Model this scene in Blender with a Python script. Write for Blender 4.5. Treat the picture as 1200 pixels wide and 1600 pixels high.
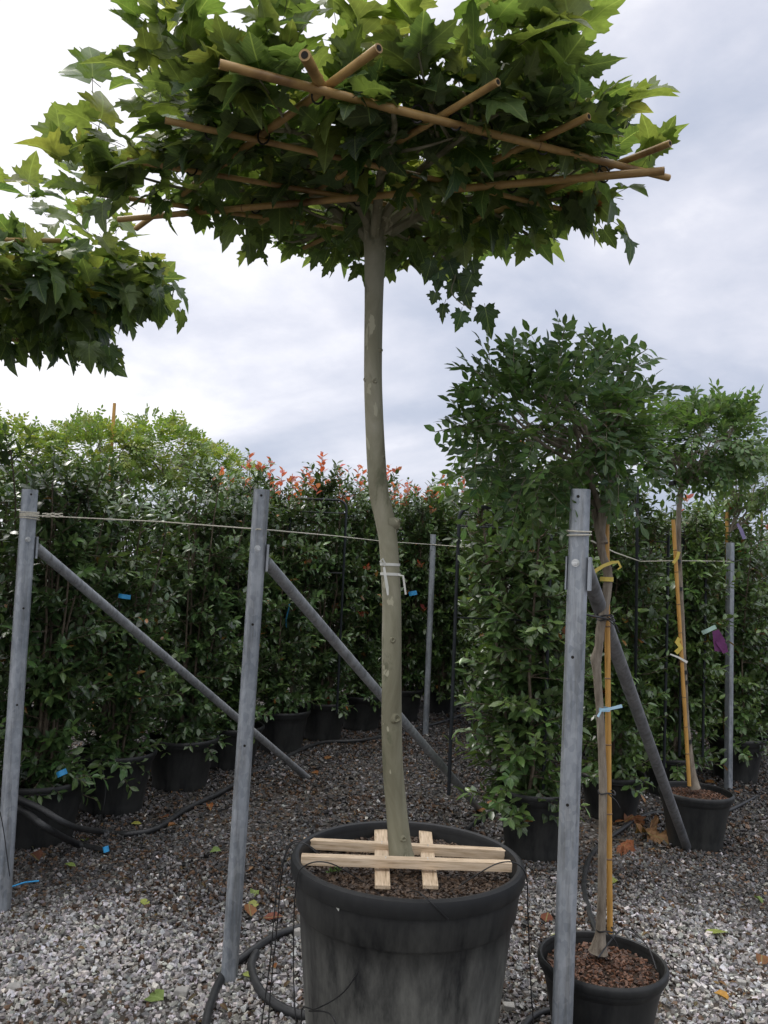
import bpy, math, random
import numpy as np
from mathutils import Vector, Matrix
random.seed(7); rng = np.random.default_rng(7)
C = bpy.context.scene
for o in list(bpy.data.objects): bpy.data.objects.remove(o)

# ---------------------------------------------------------------- camera
CAM = np.array([0.0, 0.0, 1.65]); FPX = 1294.0
PITCH, ROLL = math.radians(4.0), 0.044
fw = np.array([0, math.cos(PITCH), math.sin(PITCH)])
u0 = np.array([0, -math.sin(PITCH), math.cos(PITCH)]); r0 = np.array([1.0, 0, 0])
rt = math.cos(ROLL)*r0 + math.sin(ROLL)*u0
up = math.cos(ROLL)*u0 - math.sin(ROLL)*r0
cd = bpy.data.cameras.new('camera'); cam = bpy.data.objects.new('camera', cd); C.collection.objects.link(cam)
cd.sensor_fit = 'VERTICAL'; cd.sensor_height = 24; cd.lens = 24*FPX/1600
cd.clip_start = .05; cd.clip_end = 2000
cam.matrix_world = Matrix(((rt[0], up[0], -fw[0], CAM[0]), (rt[1], up[1], -fw[1], CAM[1]), (rt[2], up[2], -fw[2], CAM[2]), (0, 0, 0, 1)))
C.camera = cam
C.render.resolution_x = 768; C.render.resolution_y = 1024
C.view_settings.view_transform = 'Standard'; C.view_settings.look = 'None'
C.view_settings.exposure = 0.54; C.view_settings.gamma = 1
C.cycles.max_bounces = 8; C.cycles.transparent_max_bounces = 8

def ray(px, py):
    return fw + rt*((px-600)/FPX) + up*((800-py)/FPX)
def at(px, py, Y):            # the point seen at this place of the photo, Y metres ahead
    r = ray(px, py); return CAM + r*(Y/r[1])
def atz(px, py, z):           # the point seen there at height z
    r = ray(px, py); return CAM + r*((z-CAM[2])/r[2])
def ground(px, py): return atz(px, py, 0.0)

# ---------------------------------------------------------------- sky and sun
SUN_EL, SUN_ROT = math.radians(48), math.radians(-50)
w = bpy.data.worlds.new('World'); C.world = w; w.use_nodes = True
nt = w.node_tree; nt.nodes.clear()
def N(nt, t, **k):
    n = nt.nodes.new(t)
    for a, b in k.items(): setattr(n, a, b)
    return n
out = N(nt, 'ShaderNodeOutputWorld'); bg = N(nt, 'ShaderNodeBackground'); nt.links.new(bg.outputs[0], out.inputs[0])
sky = N(nt, 'ShaderNodeTexSky', sky_type='NISHITA', sun_disc=False, sun_elevation=SUN_EL, sun_rotation=SUN_ROT)
bg.inputs[1].default_value = 0.1
tc = N(nt, 'ShaderNodeTexCoord'); sep = N(nt, 'ShaderNodeSeparateXYZ'); nt.links.new(tc.outputs['Generated'], sep.inputs[0])
def M(nt, op, a, b=None, c=None, clamp=False):
    n = N(nt, 'ShaderNodeMath', operation=op, use_clamp=clamp)
    for i, v in enumerate((a, b, c)):
        if v is None: continue
        if isinstance(v, (int, float)): n.inputs[i].default_value = v
        else: nt.links.new(v, n.inputs[i])
    return n.outputs[0]
zz = M(nt, 'ADD', M(nt, 'MAXIMUM', sep.outputs[2], 0.0), 0.5)
cx = M(nt, 'DIVIDE', sep.outputs[0], zz); cy = M(nt, 'DIVIDE', sep.outputs[1], zz)
comb = N(nt, 'ShaderNodeCombineXYZ'); nt.links.new(cx, comb.inputs[0]); nt.links.new(cy, comb.inputs[1])
mp = N(nt, 'ShaderNodeMapping'); nt.links.new(comb.outputs[0], mp.inputs[0])
mp.inputs['Rotation'].default_value = (0, 0, math.radians(28)); mp.inputs['Scale'].default_value = (1.3, 1.6, 1); mp.inputs['Location'].default_value = (1.3, .35, 0)
n1 = N(nt, 'ShaderNodeTexNoise'); n1.inputs['Scale'].default_value = 1.0; n1.inputs['Detail'].default_value = 9; n1.inputs['Roughness'].default_value = .5; n1.inputs['Distortion'].default_value = .7
nt.links.new(mp.outputs[0], n1.inputs[0])
n2 = N(nt, 'ShaderNodeTexNoise'); n2.inputs['Scale'].default_value = 3.2; n2.inputs['Detail'].default_value = 8; n2.inputs['Roughness'].default_value = .6; n2.inputs['Distortion'].default_value = .2
nt.links.new(mp.outputs[0], n2.inputs[0])
# cloud deck: thicker and bluer towards the horizon, brighter overhead and to the left (where the sun is)
val = M(nt, 'ADD', M(nt, 'MULTIPLY', M(nt, 'SUBTRACT', n1.outputs[0], .115), 1.45), M(nt, 'MULTIPLY', M(nt, 'SUBTRACT', n2.outputs[0], .16), .46))
val = M(nt, 'ADD', val, M(nt, 'MULTIPLY', M(nt, 'MULTIPLY', sep.outputs[2], 1.0), .62))
val = M(nt, 'SUBTRACT', val, M(nt, 'ADD', M(nt, 'MULTIPLY', sep.outputs[0], .27), .055))
cr = N(nt, 'ShaderNodeValToRGB'); nt.links.new(val, cr.inputs[0])
e = cr.color_ramp.elements
e[0].position = .50; e[0].color = (3.3, 3.7, 4.7, 1)
e[1].position = 1.0; e[1].color = (8.0, 7.9, 8.1, 1)
a = e.new(.66); a.color = (4.2, 4.5, 5.4, 1)
a = e.new(.83); a.color = (5.7, 5.8, 6.5, 1)
mx = N(nt, 'ShaderNodeMix', data_type='RGBA'); mx.inputs[0].default_value = .93
nt.links.new(sky.outputs[0], mx.inputs[6]); ze = M(nt, 'MULTIPLY', M(nt, 'SUBTRACT', sep.outputs[2], .62, clamp=True), 4.2)   # the overcast is brightest overhead
vm = N(nt, 'ShaderNodeVectorMath', operation='SCALE'); nt.links.new(cr.outputs[0], vm.inputs[0]); nt.links.new(M(nt, 'ADD', 1.0, ze), vm.inputs['Scale'])
nt.links.new(vm.outputs[0], mx.inputs[7]); nt.links.new(mx.outputs[2], bg.inputs[0])
sd = bpy.data.lights.new('sun', 'SUN'); sd.energy = 0.9; sd.angle = math.radians(14); sd.color = (1, .96, .9)
so = bpy.data.objects.new('sun', sd); C.collection.objects.link(so)
sv = Vector((math.sin(SUN_ROT)*math.cos(SUN_EL), math.cos(SUN_ROT)*math.cos(SUN_EL), math.sin(SUN_EL)))
so.rotation_euler = sv.to_track_quat('Z', 'Y').to_euler()

# ---------------------------------------------------------------- materials
def mat(name):
    m = bpy.data.materials.new(name); m.use_nodes = True
    b = m.node_tree.nodes['Principled BSDF']; return m, m.node_tree, b
def noise(nt, scale, detail=5, rough=.55, vec=None, dist=0):
    n = N(nt, 'ShaderNodeTexNoise'); n.inputs['Scale'].default_value = scale; n.inputs['Detail'].default_value = detail
    n.inputs['Roughness'].default_value = rough; n.inputs['Distortion'].default_value = dist
    if vec is not None: nt.links.new(vec, n.inputs[0])
    return n.outputs[0]
def ocoord(nt, scale=(1, 1, 1)):
    t = N(nt, 'ShaderNodeTexCoord'); m = N(nt, 'ShaderNodeMapping'); m.inputs['Scale'].default_value = scale
    nt.links.new(t.outputs['Object'], m.inputs[0]); return m.outputs[0]
def ramp(nt, fac, stops):
    r = N(nt, 'ShaderNodeValToRGB'); nt.links.new(fac, r.inputs[0]); e = r.color_ramp.elements
    e[0].position = stops[0][0]; e[0].color = (*stops[0][1], 1); e[1].position = stops[-1][0]; e[1].color = (*stops[-1][1], 1)
    for p, c in stops[1:-1]: q = e.new(p); q.color = (*c, 1)
    return r.outputs[0]
def bump(nt, b, h, strength=.4, dist=.01):
    n = N(nt, 'ShaderNodeBump'); n.inputs['Strength'].default_value = strength; n.inputs['Distance'].default_value = dist
    nt.links.new(h, n.inputs['Height']); nt.links.new(n.outputs[0], b.inputs['Normal'])

def simple(name, stops, scale=8, rough=.6, metal=0, stretch=(1, 1, 1), bs=.3, bd=.005, detail=6, spec=.5):
    m, nt, b = mat(name); v = ocoord(nt, stretch); f = noise(nt, scale, detail, .6, v)
    nt.links.new(ramp(nt, f, stops), b.inputs['Base Color']); b.inputs['Roughness'].default_value = rough; b.inputs['Metallic'].default_value = metal
    b.inputs['Specular IOR Level'].default_value = spec
    if bs: bump(nt, b, noise(nt, scale*3, 6, .6, v), bs, bd)
    return m

def leaf_mat(name, rough=.4, trans=.3, spec=.5, vein=.5, side=0):
    m, nt, b = mat(name)
    at_ = N(nt, 'ShaderNodeAttribute', attribute_name='tint'); uv = N(nt, 'ShaderNodeAttribute', attribute_name='luv')
    sp = N(nt, 'ShaderNodeSeparateXYZ'); nt.links.new(uv.outputs['Vector'], sp.inputs[0])
    col = at_.outputs['Color']
    ax = M(nt, 'ABSOLUTE', sp.outputs[0])
    # mid rib and side veins
    rib = M(nt, 'LESS_THAN', ax, .016)
    sv_ = M(nt, 'FRACT', M(nt, 'MULTIPLY', M(nt, 'SUBTRACT', sp.outputs[1], M(nt, 'MULTIPLY', ax, .9)), 7))
    sv_ = M(nt, 'LESS_THAN', sv_, .09)
    vf = M(nt, 'MULTIPLY', M(nt, 'MAXIMUM', rib, M(nt, 'MULTIPLY', sv_, .45)), vein)
    geo = N(nt, 'ShaderNodeNewGeometry')
    mott = noise(nt, 30, 3, .6, ocoord(nt))
    mm = N(nt, 'ShaderNodeMix', data_type='RGBA', blend_type='MULTIPLY'); mm.inputs[0].default_value = 1
    nt.links.new(col, mm.inputs[6]); nt.links.new(ramp(nt, mott, [(.3, (.75, .75, .75)), (.7, (1.2, 1.2, 1.15))]), mm.inputs[7])
    m2 = N(nt, 'ShaderNodeMix', data_type='RGBA'); nt.links.new(vf, m2.inputs[0]); nt.links.new(mm.outputs[2], m2.inputs[6]); m2.inputs[7].default_value = (.25, .33, .12, 1)
    # the underside of a leaf is paler and duller
    m3 = N(nt, 'ShaderNodeMix', data_type='RGBA'); nt.links.new(M(nt, 'MULTIPLY', geo.outputs['Backfacing'], .45), m3.inputs[0]); nt.links.new(m2.outputs[2], m3.inputs[6]); m3.inputs[7].default_value = (.16, .22, .10, 1)
    nt.links.new(m3.outputs[2], b.inputs['Base Color'])
    nt.links.new(M(nt, 'ADD', M(nt, 'MULTIPLY', geo.outputs['Backfacing'], .25), rough), b.inputs['Roughness'])
    b.inputs['Specular IOR Level'].default_value = spec
    tr = N(nt, 'ShaderNodeBsdfTranslucent')
    tm = N(nt, 'ShaderNodeMix', data_type='RGBA', blend_type='MULTIPLY'); tm.inputs[0].default_value = 1; nt.links.new(m2.outputs[2], tm.inputs[6]); tm.inputs[7].default_value = (2.3, 2.2, 1.1, 1)
    nt.links.new(tm.outputs[2], tr.inputs[0])
    ms = N(nt, 'ShaderNodeMixShader'); ms.inputs[0].default_value = trans
    o = nt.nodes['Material Output']; nt.links.new(b.outputs[0], ms.inputs[1]); nt.links.new(tr.outputs[0], ms.inputs[2]); nt.links.new(ms.outputs[0], o.inputs[0])
    return m
def tint_mat(name, rough=.7, spec=.4):
    m, nt, b = mat(name); a_ = N(nt, 'ShaderNodeAttribute', attribute_name='tint')
    mm = N(nt, 'ShaderNodeMix', data_type='RGBA', blend_type='MULTIPLY'); mm.inputs[0].default_value = 1
    nt.links.new(a_.outputs['Color'], mm.inputs[6])
    nt.links.new(ramp(nt, noise(nt, 90, 4, .6, ocoord(nt)), [(.3, (.6, .6, .6)), (.7, (1.2, 1.2, 1.2))]), mm.inputs[7])
    nt.links.new(mm.outputs[2], b.inputs['Base Color'])
    b.inputs['Roughness'].default_value = rough; b.inputs['Specular IOR Level'].default_value = spec; return m

MAT = {}
MAT['plane_leaf'] = leaf_mat('plane_leaf', .42, .42, .5, .6)
MAT['hedge_leaf'] = leaf_mat('hedge_leaf', .30, .14, .55, .35)
MAT['wist_leaf'] = leaf_mat('wisteria_leaf', .42, .28, .45, .3)
MAT['red_leaf'] = leaf_mat('red_leaf', .4, .35, .5, .1)
MAT['dead_leaf'] = leaf_mat('dead_leaf', .6, .1, .3, .4)
MAT['stone'] = tint_mat('stone', .55, .5)
MAT['twig'] = simple('twig', [(.3, (.07, .052, .035)), (.7, (.18, .145, .10))], 30, .8)
MAT['greentwig'] = simple('green_twig', [(.3, (.05, .06, .025)), (.7, (.10, .10, .05))], 30, .7)
MAT['redtwig'] = simple('red_twig', [(.3, (.12, .05, .03)), (.7, (.2, .08, .05))], 30, .6)
MAT['black'] = simple('black_rubber', [(.3, (.012, .013, .014)), (.7, (.035, .036, .036))], 14, .5, bs=.2, bd=.002)
MAT['wire'] = simple('black_tubing', [(.3, (.010, .010, .011)), (.7, (.02, .02, .02))], 14, .45, bs=0)
MAT['white_string'] = simple('cream_string', [(.3, (.5, .47, .38)), (.7, (.7, .67, .56))], 200, .8)
MAT['white_tape'] = simple('white_tape', [(.3, (.55, .56, .5)), (.7, (.72, .72, .66))], 20, .5)
MAT['yellow_tape'] = simple('yellow_tape', [(.3, (.55, .42, .06)), (.7, (.68, .53, .12))], 20, .5)
MAT['blue_tape'] = simple('pale_blue_tape', [(.3, (.3, .52, .66)), (.7, (.45, .66, .78))], 20, .5)
MAT['blue'] = simple('blue_plastic', [(.3, (.03, .28, .6)), (.7, (.06, .4, .75))], 20, .4, bs=0)
MAT['green_tape'] = simple('mint_tape', [(.3, (.4, .6, .5)), (.7, (.5, .7, .6))], 20, .5)
MAT['purple'] = simple('purple_cloth', [(.3, (.10, .02, .09)), (.7, (.18, .04, .16))], 20, .7)
MAT['lilac'] = simple('lilac_ribbon', [(.3, (.3, .24, .5)), (.7, (.42, .36, .62))], 20, .5)
MAT['wood'] = simple('pine_batten', [(.28, (.22, .15, .09)), (.40, (.52, .39, .25)), (.58, (.68, .54, .38)), (.75, (.74, .61, .45))], 5, .7, stretch=(2, 26, 26), bs=.3, bd=.003)
MAT['stake'] = simple('orange_cane', [(.3, (.42, .22, .05)), (.7, (.62, .35, .09))], 6, .45, stretch=(14, 14, 2), bs=.15, bd=.002)
MAT['node'] = simple('cane_node', [(.3, (.10, .055, .025)), (.7, (.25, .14, .06))], 20, .6)
MAT['bore_shade'] = simple('dark_bore_shade', [(.3, (.01, .008, .006)), (.7, (.02, .015, .01))], 20, .9, bs=0)  # near-black colour standing in for the shade inside hollows
MAT['frame_metal'] = simple('dark_painted_rod', [(.3, (.008, .011, .014)), (.7, (.02, .025, .03))], 10, .45, metal=.2)
MAT['bolt'] = simple('zinc_bolt', [(.3, (.5, .52, .5)), (.7, (.7, .7, .68))], 30, .3, metal=.8)
MAT['soil'] = simple('potting_soil', [(.3, (.018, .012, .008)), (.55, (.05, .028, .015)), (.75, (.11, .065, .03))], 45, .95, bs=1, bd=.02)
# bamboo: tan with darker weathered stretches along it
def bamboo():
    m, nt, b = mat('bamboo'); v = ocoord(nt)
    c1 = ramp(nt, noise(nt, 5, 5, .6, v, .5), [(.32, (.16, .085, .035)), (.46, (.40, .25, .09)), (.60, (.54, .35, .13)), (.72, (.28, .17, .08))])
    nt.links.new(c1, b.inputs['Base Color']); b.inputs['Roughness'].default_value = .42
    bump(nt, b, noise(nt, 60, 5, .6, v), .25, .003); return m
MAT['bamboo'] = bamboo()
def galv(name, lo, hi):
    m, nt, b = mat(name); v = ocoord(nt, (1, 1, .6))
    vo = N(nt, 'ShaderNodeTexVoronoi'); vo.inputs['Scale'].default_value = 70; nt.links.new(v, vo.inputs[0])
    n_ = noise(nt, 9, 7, .65, v)
    f = M(nt, 'ADD', M(nt, 'MULTIPLY', n_, .8), M(nt, 'MULTIPLY', vo.outputs['Color'], .2))
    c = ramp(nt, f, [(.35, lo), (.65, hi)])
    st = ramp(nt, noise(nt, 3, 5, .7, ocoord(nt, (14, 14, .8))), [(.48, (1, 1, 1)), (.62, (.74, .72, .69)), (.8, (.6, .57, .52))])
    mm = N(nt, 'ShaderNodeMix', data_type='RGBA', blend_type='MULTIPLY'); mm.inputs[0].default_value = 1
    nt.links.new(c, mm.inputs[6]); nt.links.new(st, mm.inputs[7]); nt.links.new(mm.outputs[2], b.inputs['Base Color'])
    nt.links.new(M(nt, 'ADD', M(nt, 'MULTIPLY', n_, .35), .35), b.inputs['Roughness']); b.inputs['Metallic'].default_value = .45
    bump(nt, b, f, .15, .002); return m
MAT['galv'] = galv('galvanised_steel', (.24, .27, .30), (.43, .46, .49))
MAT['galv_mid'] = galv('dull_galvanised_steel', (.25, .265, .28), (.44, .46, .47))
MAT['galv_dark'] = galv('weathered_galvanised_steel', (.15, .16, .17), (.30, .31, .32))
# plane bark: olive grey, mottled, small pale flakes
def bark():
    m, nt, b = mat('plane_bark'); v = ocoord(nt, (1, 1, .35))
    base = ramp(nt, noise(nt, 6, 7, .62, v, .6), [(.32, (.135, .125, .075)), (.46, (.215, .205, .135)), (.54, (.26, .25, .17)), (.68, (.36, .34, .255))])
    flf = ramp(nt, noise(nt, 15, 4, .55, ocoord(nt, (1, 1, .45)), .6), [(.655, (0, 0, 0)), (.665, (.85, .85, .85))])
    dk = ramp(nt, noise(nt, 12, 5, .65, ocoord(nt, (1, 1, .4)), .4), [(.58, (0, 0, 0)), (.66, (.75, .75, .75))])
    m0 = N(nt, 'ShaderNodeMix', data_type='RGBA'); nt.links.new(dk, m0.inputs[0]); nt.links.new(base, m0.inputs[6]); m0.inputs[7].default_value = (.105, .11, .06, 1)
    m1 = N(nt, 'ShaderNodeMix', data_type='RGBA'); nt.links.new(flf, m1.inputs[0]); nt.links.new(m0.outputs[2], m1.inputs[6]); m1.inputs[7].default_value = (.44, .42, .30, 1)
    nt.links.new(m1.outputs[2], b.inputs['Base Color']); b.inputs['Roughness'].default_value = .75
    bump(nt, b, noise(nt, 60, 8, .65, v), .45, .004); return m
MAT['bark'] = bark()
MAT['wbark'] = simple('grey_brown_bark', [(.3, (.12, .095, .07)), (.5, (.23, .195, .15)), (.72, (.34, .30, .24))], 14, .85, stretch=(3, 3, .7), bs=.9, bd=.006)
# plant pot plastic: black with chalky dust streaks low on the side
def potmat(name, dust):
    m, nt, b = mat(name); tcn = N(nt, 'ShaderNodeTexCoord')
    sp = N(nt, 'ShaderNodeSeparateXYZ'); nt.links.new(tcn.outputs['Object'], sp.inputs[0])
    st = noise(nt, 6, 7, .65, ocoord(nt, (1.6, 1.6, .35)), .3); sc = noise(nt, 40, 5, .7, ocoord(nt, (1, 1, .3)))
    h = M(nt, 'SUBTRACT', .66, sp.outputs[2], clamp=True)
    f = M(nt, 'MULTIPLY', M(nt, 'MULTIPLY', M(nt, 'SUBTRACT', M(nt, 'ADD', st, M(nt, 'MULTIPLY', sc, .5)), .50, clamp=True), 2.2), M(nt, 'MULTIPLY', h, 2.6), clamp=True)
    f = M(nt, 'MULTIPLY', f, dust)
    f = M(nt, 'ADD', f, M(nt, 'MULTIPLY', sc, (.02 + .07*dust)), clamp=True)
    mm = N(nt, 'ShaderNodeMix', data_type='RGBA'); nt.links.new(f, mm.inputs[0])
    mm.inputs[6].default_value = (.0075, .0085, .010, 1); mm.inputs[7].default_value = (.22, .22, .195, 1)
    nt.links.new(mm.outputs[2], b.inputs['Base Color']); b.inputs['Roughness'].default_value = .5; b.inputs['Specular IOR Level'].default_value = .32
    bump(nt, b, sc, .2, .002); return m
MAT['pot'] = potmat('dusty_black_plastic', .75)
MAT['pot_clean'] = potmat('black_plastic', .12)
# bare ground
def groundmat():
    m, nt, b = mat('gravelly_soil'); v = ocoord(nt)
    c = ramp(nt, noise(nt, 2.2, 8, .7, v), [(.3, (.020, .016, .012)), (.55, (.045, .035, .026)), (.75, (.085, .07, .05))])
    vo = N(nt, 'ShaderNodeTexVoronoi'); vo.inputs['Scale'].default_value = 38; nt.links.new(v, vo.inputs[0])
    sp = N(nt, 'ShaderNodeSeparateColor'); nt.links.new(vo.outputs['Color'], sp.inputs[0])
    peb = ramp(nt, sp.outputs[0], [(.2, (.03, .028, .025)), (.6, (.12, .115, .11)), (.95, (.32, .31, .30))])
    mm = N(nt, 'ShaderNodeMix', data_type='RGBA'); nt.links.new(ramp(nt, vo.outputs['Distance'], [(.3, (.75, .75, .75)), (.6, (0, 0, 0))]), mm.inputs[0])
    nt.links.new(c, mm.inputs[6]); nt.links.new(peb, mm.inputs[7]); nt.links.new(mm.outputs[2], b.inputs['Base Color'])
    b.inputs['Roughness'].default_value = .9
    bump(nt, b, M(nt, 'SUBTRACT', 1.0, vo.outputs['Distance']), .8, .015); return m
MAT['ground'] = groundmat()

# ---------------------------------------------------------------- mesh helpers
def V3(a): return np.asarray(a, float)
class MB:
    def __init__(s): s.v = []; s.f = []
    def add(s, v, f):
        n = len(s.v); s.v.extend([tuple(p) for p in v]); s.f.extend([tuple(i+n for i in q) for q in f]); return s
    def box(s, c, sx, sy, sz, ax=None):
        ax = np.eye(3) if ax is None else ax; c = V3(c); vs = []
        for i in (-1, 1):
            for j in (-1, 1):
                for k in (-1, 1): vs.append(c + ax[0]*i*sx/2 + ax[1]*j*sy/2 + ax[2]*k*sz/2)
        return s.add(vs, [(0, 1, 3, 2), (4, 6, 7, 5), (0, 4, 5, 1), (2, 3, 7, 6), (0, 2, 6, 4), (1, 5, 7, 3)])
    def tube(s, pts, rad, seg=10, caps=True, smooth=0, wob=0):
        pts = [V3(p) for p in pts]; rad = list(rad) if hasattr(rad, '__len__') else [rad]*len(pts)
        if smooth:
            P, R = [], []
            for i in range(len(pts)-1):
                p0, p1, p2, p3 = pts[max(i-1, 0)], pts[i], pts[i+1], pts[min(i+2, len(pts)-1)]
                for k in range(smooth):
                    t = k/smooth
                    P.append(.5*(2*p1+(p2-p0)*t+(2*p0-5*p1+4*p2-p3)*t*t+(3*p1-p0-3*p2+p3)*t**3)); R.append(rad[i]*(1-t)+rad[i+1]*t)
            P.append(pts[-1]); R.append(rad[-1]); pts, rad = P, R
        n = len(pts); vs = []; ref = None
        for i in range(n):
            d = pts[min(i+1, n-1)] - pts[max(i-1, 0)]; d = d/(np.linalg.norm(d)+1e-12)
            if ref is None: ref = np.cross(d, [0, 0, 1.0]) if abs(d[2]) < .9 else np.cross(d, [0, 1.0, 0])
            a = ref - d*np.dot(ref, d); a /= np.linalg.norm(a)+1e-12; ref = a; b = np.cross(d, a)
            for k in range(seg):
                t = 2*math.pi*k/seg; r = rad[i]*(1 + (random.uniform(-wob, wob) if wob else 0)); vs.append(pts[i] + a*math.cos(t)*r + b*math.sin(t)*r)
        fs = [(i*seg+k, i*seg+(k+1) % seg, (i+1)*seg+(k+1) % seg, (i+1)*seg+k) for i in range(n-1) for k in range(seg)]
        if caps: fs += [tuple(range(seg-1, -1, -1)), tuple((n-1)*seg+k for k in range(seg))]
        return s.add(vs, fs)
    def ribbon(s, pts, wid, normal, thick=.0012):
        pts = [V3(p) for p in pts]; n = len(pts); vs = []
        for i in range(n):
            d = pts[min(i+1, n-1)] - pts[max(i-1, 0)]; d /= np.linalg.norm(d)
            nn = V3(normal); nn = nn - d*np.dot(nn, d); nn /= np.linalg.norm(nn); a = np.cross(d, nn)
            wd = wid[i] if hasattr(wid, '__len__') else wid
            for q, r in ((-1, -1), (1, -1), (1, 1), (-1, 1)): vs.append(pts[i] + a*wd/2*q + nn*thick/2*r)
        fs = [(i*4+k, i*4+(k+1) % 4, (i+1)*4+(k+1) % 4, (i+1)*4+k) for i in range(n-1) for k in range(4)] + [(3, 2, 1, 0), tuple((n-1)*4+k for k in range(4))]
        return s.add(vs, fs)
    def lathe(s, c, prof, seg=48, fn=None):
        vs = []; c = V3(c)
        for r, z in prof:
            for k in range(seg):
                t = 2*math.pi*k/seg; rr = r if fn is None else fn(r, z, t); vs.append(c + V3((math.cos(t)*rr, math.sin(t)*rr, z)))
        n = len(prof)
        return s.add(vs, [(i*seg+k, i*seg+(k+1) % seg, (i+1)*seg+(k+1) % seg, (i+1)*seg+k) for i in range(n-1) for k in range(seg)])
    def build(s, name, m, parent=None, smooth=True, origin=None):
        me = bpy.data.meshes.new(name); org = V3(parent.location) if parent else (V3(origin) if origin is not None else V3((0, 0, 0)))
        me.from_pydata([tuple(V3(p)-org) for p in s.v], [], s.f); me.update()
        me.polygons.foreach_set('use_smooth', [smooth]*len(me.polygons))
        o = bpy.data.objects.new(name, me); C.collection.objects.link(o); me.materials.append(MAT[m] if isinstance(m, str) else m)
        if smooth and hasattr(me, 'set_sharp_from_angle'): me.set_sharp_from_angle(angle=math.radians(40))
        if parent: o.parent = parent
        elif origin is not None: o.location = tuple(org)
        return o
def tag(o, label=None, cat=None, group=None, kind=None):
    for k, v in (('label', label), ('category', cat), ('group', group), ('kind', kind)):
        if v: o[k] = v
    return o
def empty(name, loc, label, cat, group=None):
    o = bpy.data.objects.new(name, None); o.empty_display_size = .1; C.collection.objects.link(o); o.location = tuple(float(x) for x in loc); return tag(o, label, cat, group)
def np_mesh(name, V, F, m, parent=None, tint=None, luv=None, smooth=False, origin=None):
    me = bpy.data.meshes.new(name); nv, (nf, k) = len(V), F.shape
    org = V3(parent.location) if parent else (V3(origin) if origin is not None else 0)
    V = V - org
    me.vertices.add(nv); me.vertices.foreach_set('co', V.astype(np.float32).ravel())
    me.loops.add(nf*k); me.loops.foreach_set('vertex_index', F.astype(np.int32).ravel())
    me.polygons.add(nf); me.polygons.foreach_set('loop_start', np.arange(0, nf*k, k, dtype=np.int32))
    me.update(calc_edges=True)
    me.polygons.foreach_set('use_smooth', np.full(nf, smooth))
    if tint is not None:
        a = me.attributes.new('tint', 'FLOAT_COLOR', 'POINT'); a.data.foreach_set('color', np.c_[tint, np.ones(nv)].astype(np.float32).ravel())
    if luv is not None:
        a = me.attributes.new('luv', 'FLOAT_VECTOR', 'POINT'); a.data.foreach_set('vector', luv.astype(np.float32).ravel())
    o = bpy.data.objects.new(name, me); C.collection.objects.link(o); me.materials.append(MAT[m])
    if parent: o.parent = parent
    elif origin is not None: o.location = tuple(org)
    return o

# leaf templates: (verts xy, tris)
def plane_template():
    half = [(.10, -.10), (.24, -.17), (.33, -.09), (.52, -.08), (.45, .03), (.47, .10), (.41, .17), (.50, .24), (.60, .28), (.70, .42), (.55, .43), (.53, .54), (.42, .50), (.34, .50), (.31, .60), (.36, .74), (.23, .75), (.17, .88)]
    outl = [(0, -.01)] + half + [(0, 1.08)] + [(-x, y) for x, y in half[::-1]]
    c = (0, .15); n = len(outl)
    v = [c] + [(c[0]+(x-c[0])*.5, c[1]+(y-c[1])*.5) for x, y in outl] + outl
    f = []
    for i in range(n):
        j = (i+1) % n; f.append((0, 1+i, 1+j)); f += [(1+i, 1+n+i, 1+n+j), (1+i, 1+n+j, 1+j)]
    return np.array(v, float), np.array(f)
T_PLANE = plane_template()
T_OVAL = (np.array([(0, 0), (-.19, .3), (.19, .3), (-.19, .66), (.19, .66), (0, 1), (0, .3), (0, .68)], float),
          np.array([(0, 6, 1), (0, 2, 6), (1, 6, 7), (1, 7, 3), (6, 2, 4), (6, 4, 7), (3, 7, 5), (7, 4, 5)]))
class Leaves:
    def __init__(s, T): s.T = T; s.p = []; s.d = []; s.n = []; s.s = []; s.c = []; s.w = []
    def add(s, p, d, n, size, col, wid=1.0): s.p.append(p); s.d.append(d); s.n.append(n); s.s.append(size); s.c.append(col); s.w.append(wid)
    def build(s, name, m, parent=None, curl=.25, fold=.25, smooth=True, origin=None):
        tv, tf = s.T; n = len(s.p); k = len(tv)
        p, d, nn, sz, c, wd = (np.array(a, float) for a in (s.p, s.d, s.n, s.s, s.c, s.w))
        d /= np.linalg.norm(d, axis=1, keepdims=True)+1e-9
        nn = nn - d*np.sum(nn*d, axis=1, keepdims=True); nn /= np.linalg.norm(nn, axis=1, keepdims=True)+1e-9
        sd_ = np.cross(d, nn)
        cu = curl*rng.uniform(-.2, 1.6, n); fo = fold*rng.uniform(.0, 1.7, n); tw = rng.uniform(-.35, .35, n); ph = rng.uniform(0, 6.28, n)
        x = tv[None, :, 0]*wd[:, None]; y = np.repeat(tv[None, :, 1], n, 0)
        z = -cu[:, None]*y**2 + fo[:, None]*np.abs(x) + tw[:, None]*x*y + .075*curl/.25*np.sin(9*x+ph[:, None])*np.abs(x)*1.2 + .05*curl/.25*np.sin(7*y+2*ph[:, None])*(np.abs(x)+.15) - .5*cu[:, None]*x**2
        V = p[:, None, :] + (sd_[:, None, :]*x[..., None] + d[:, None, :]*y[..., None] + nn[:, None, :]*z[..., None])*sz[:, None, None]
        F = tf[None] + (np.arange(n)*k)[:, None, None]
        return np_mesh(name, V.reshape(-1, 3), F.reshape(-1, 3), m, parent, np.repeat(c, k, 0), np.tile(np.c_[tv, np.zeros(k)], (n, 1)), smooth, origin)
def rnd(a, b): return random.uniform(a, b)
def rdir():
    v = rng.normal(size=3); return v/np.linalg.norm(v)
def unit(v): v = V3(v); return v/(np.linalg.norm(v)+1e-12)
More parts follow.
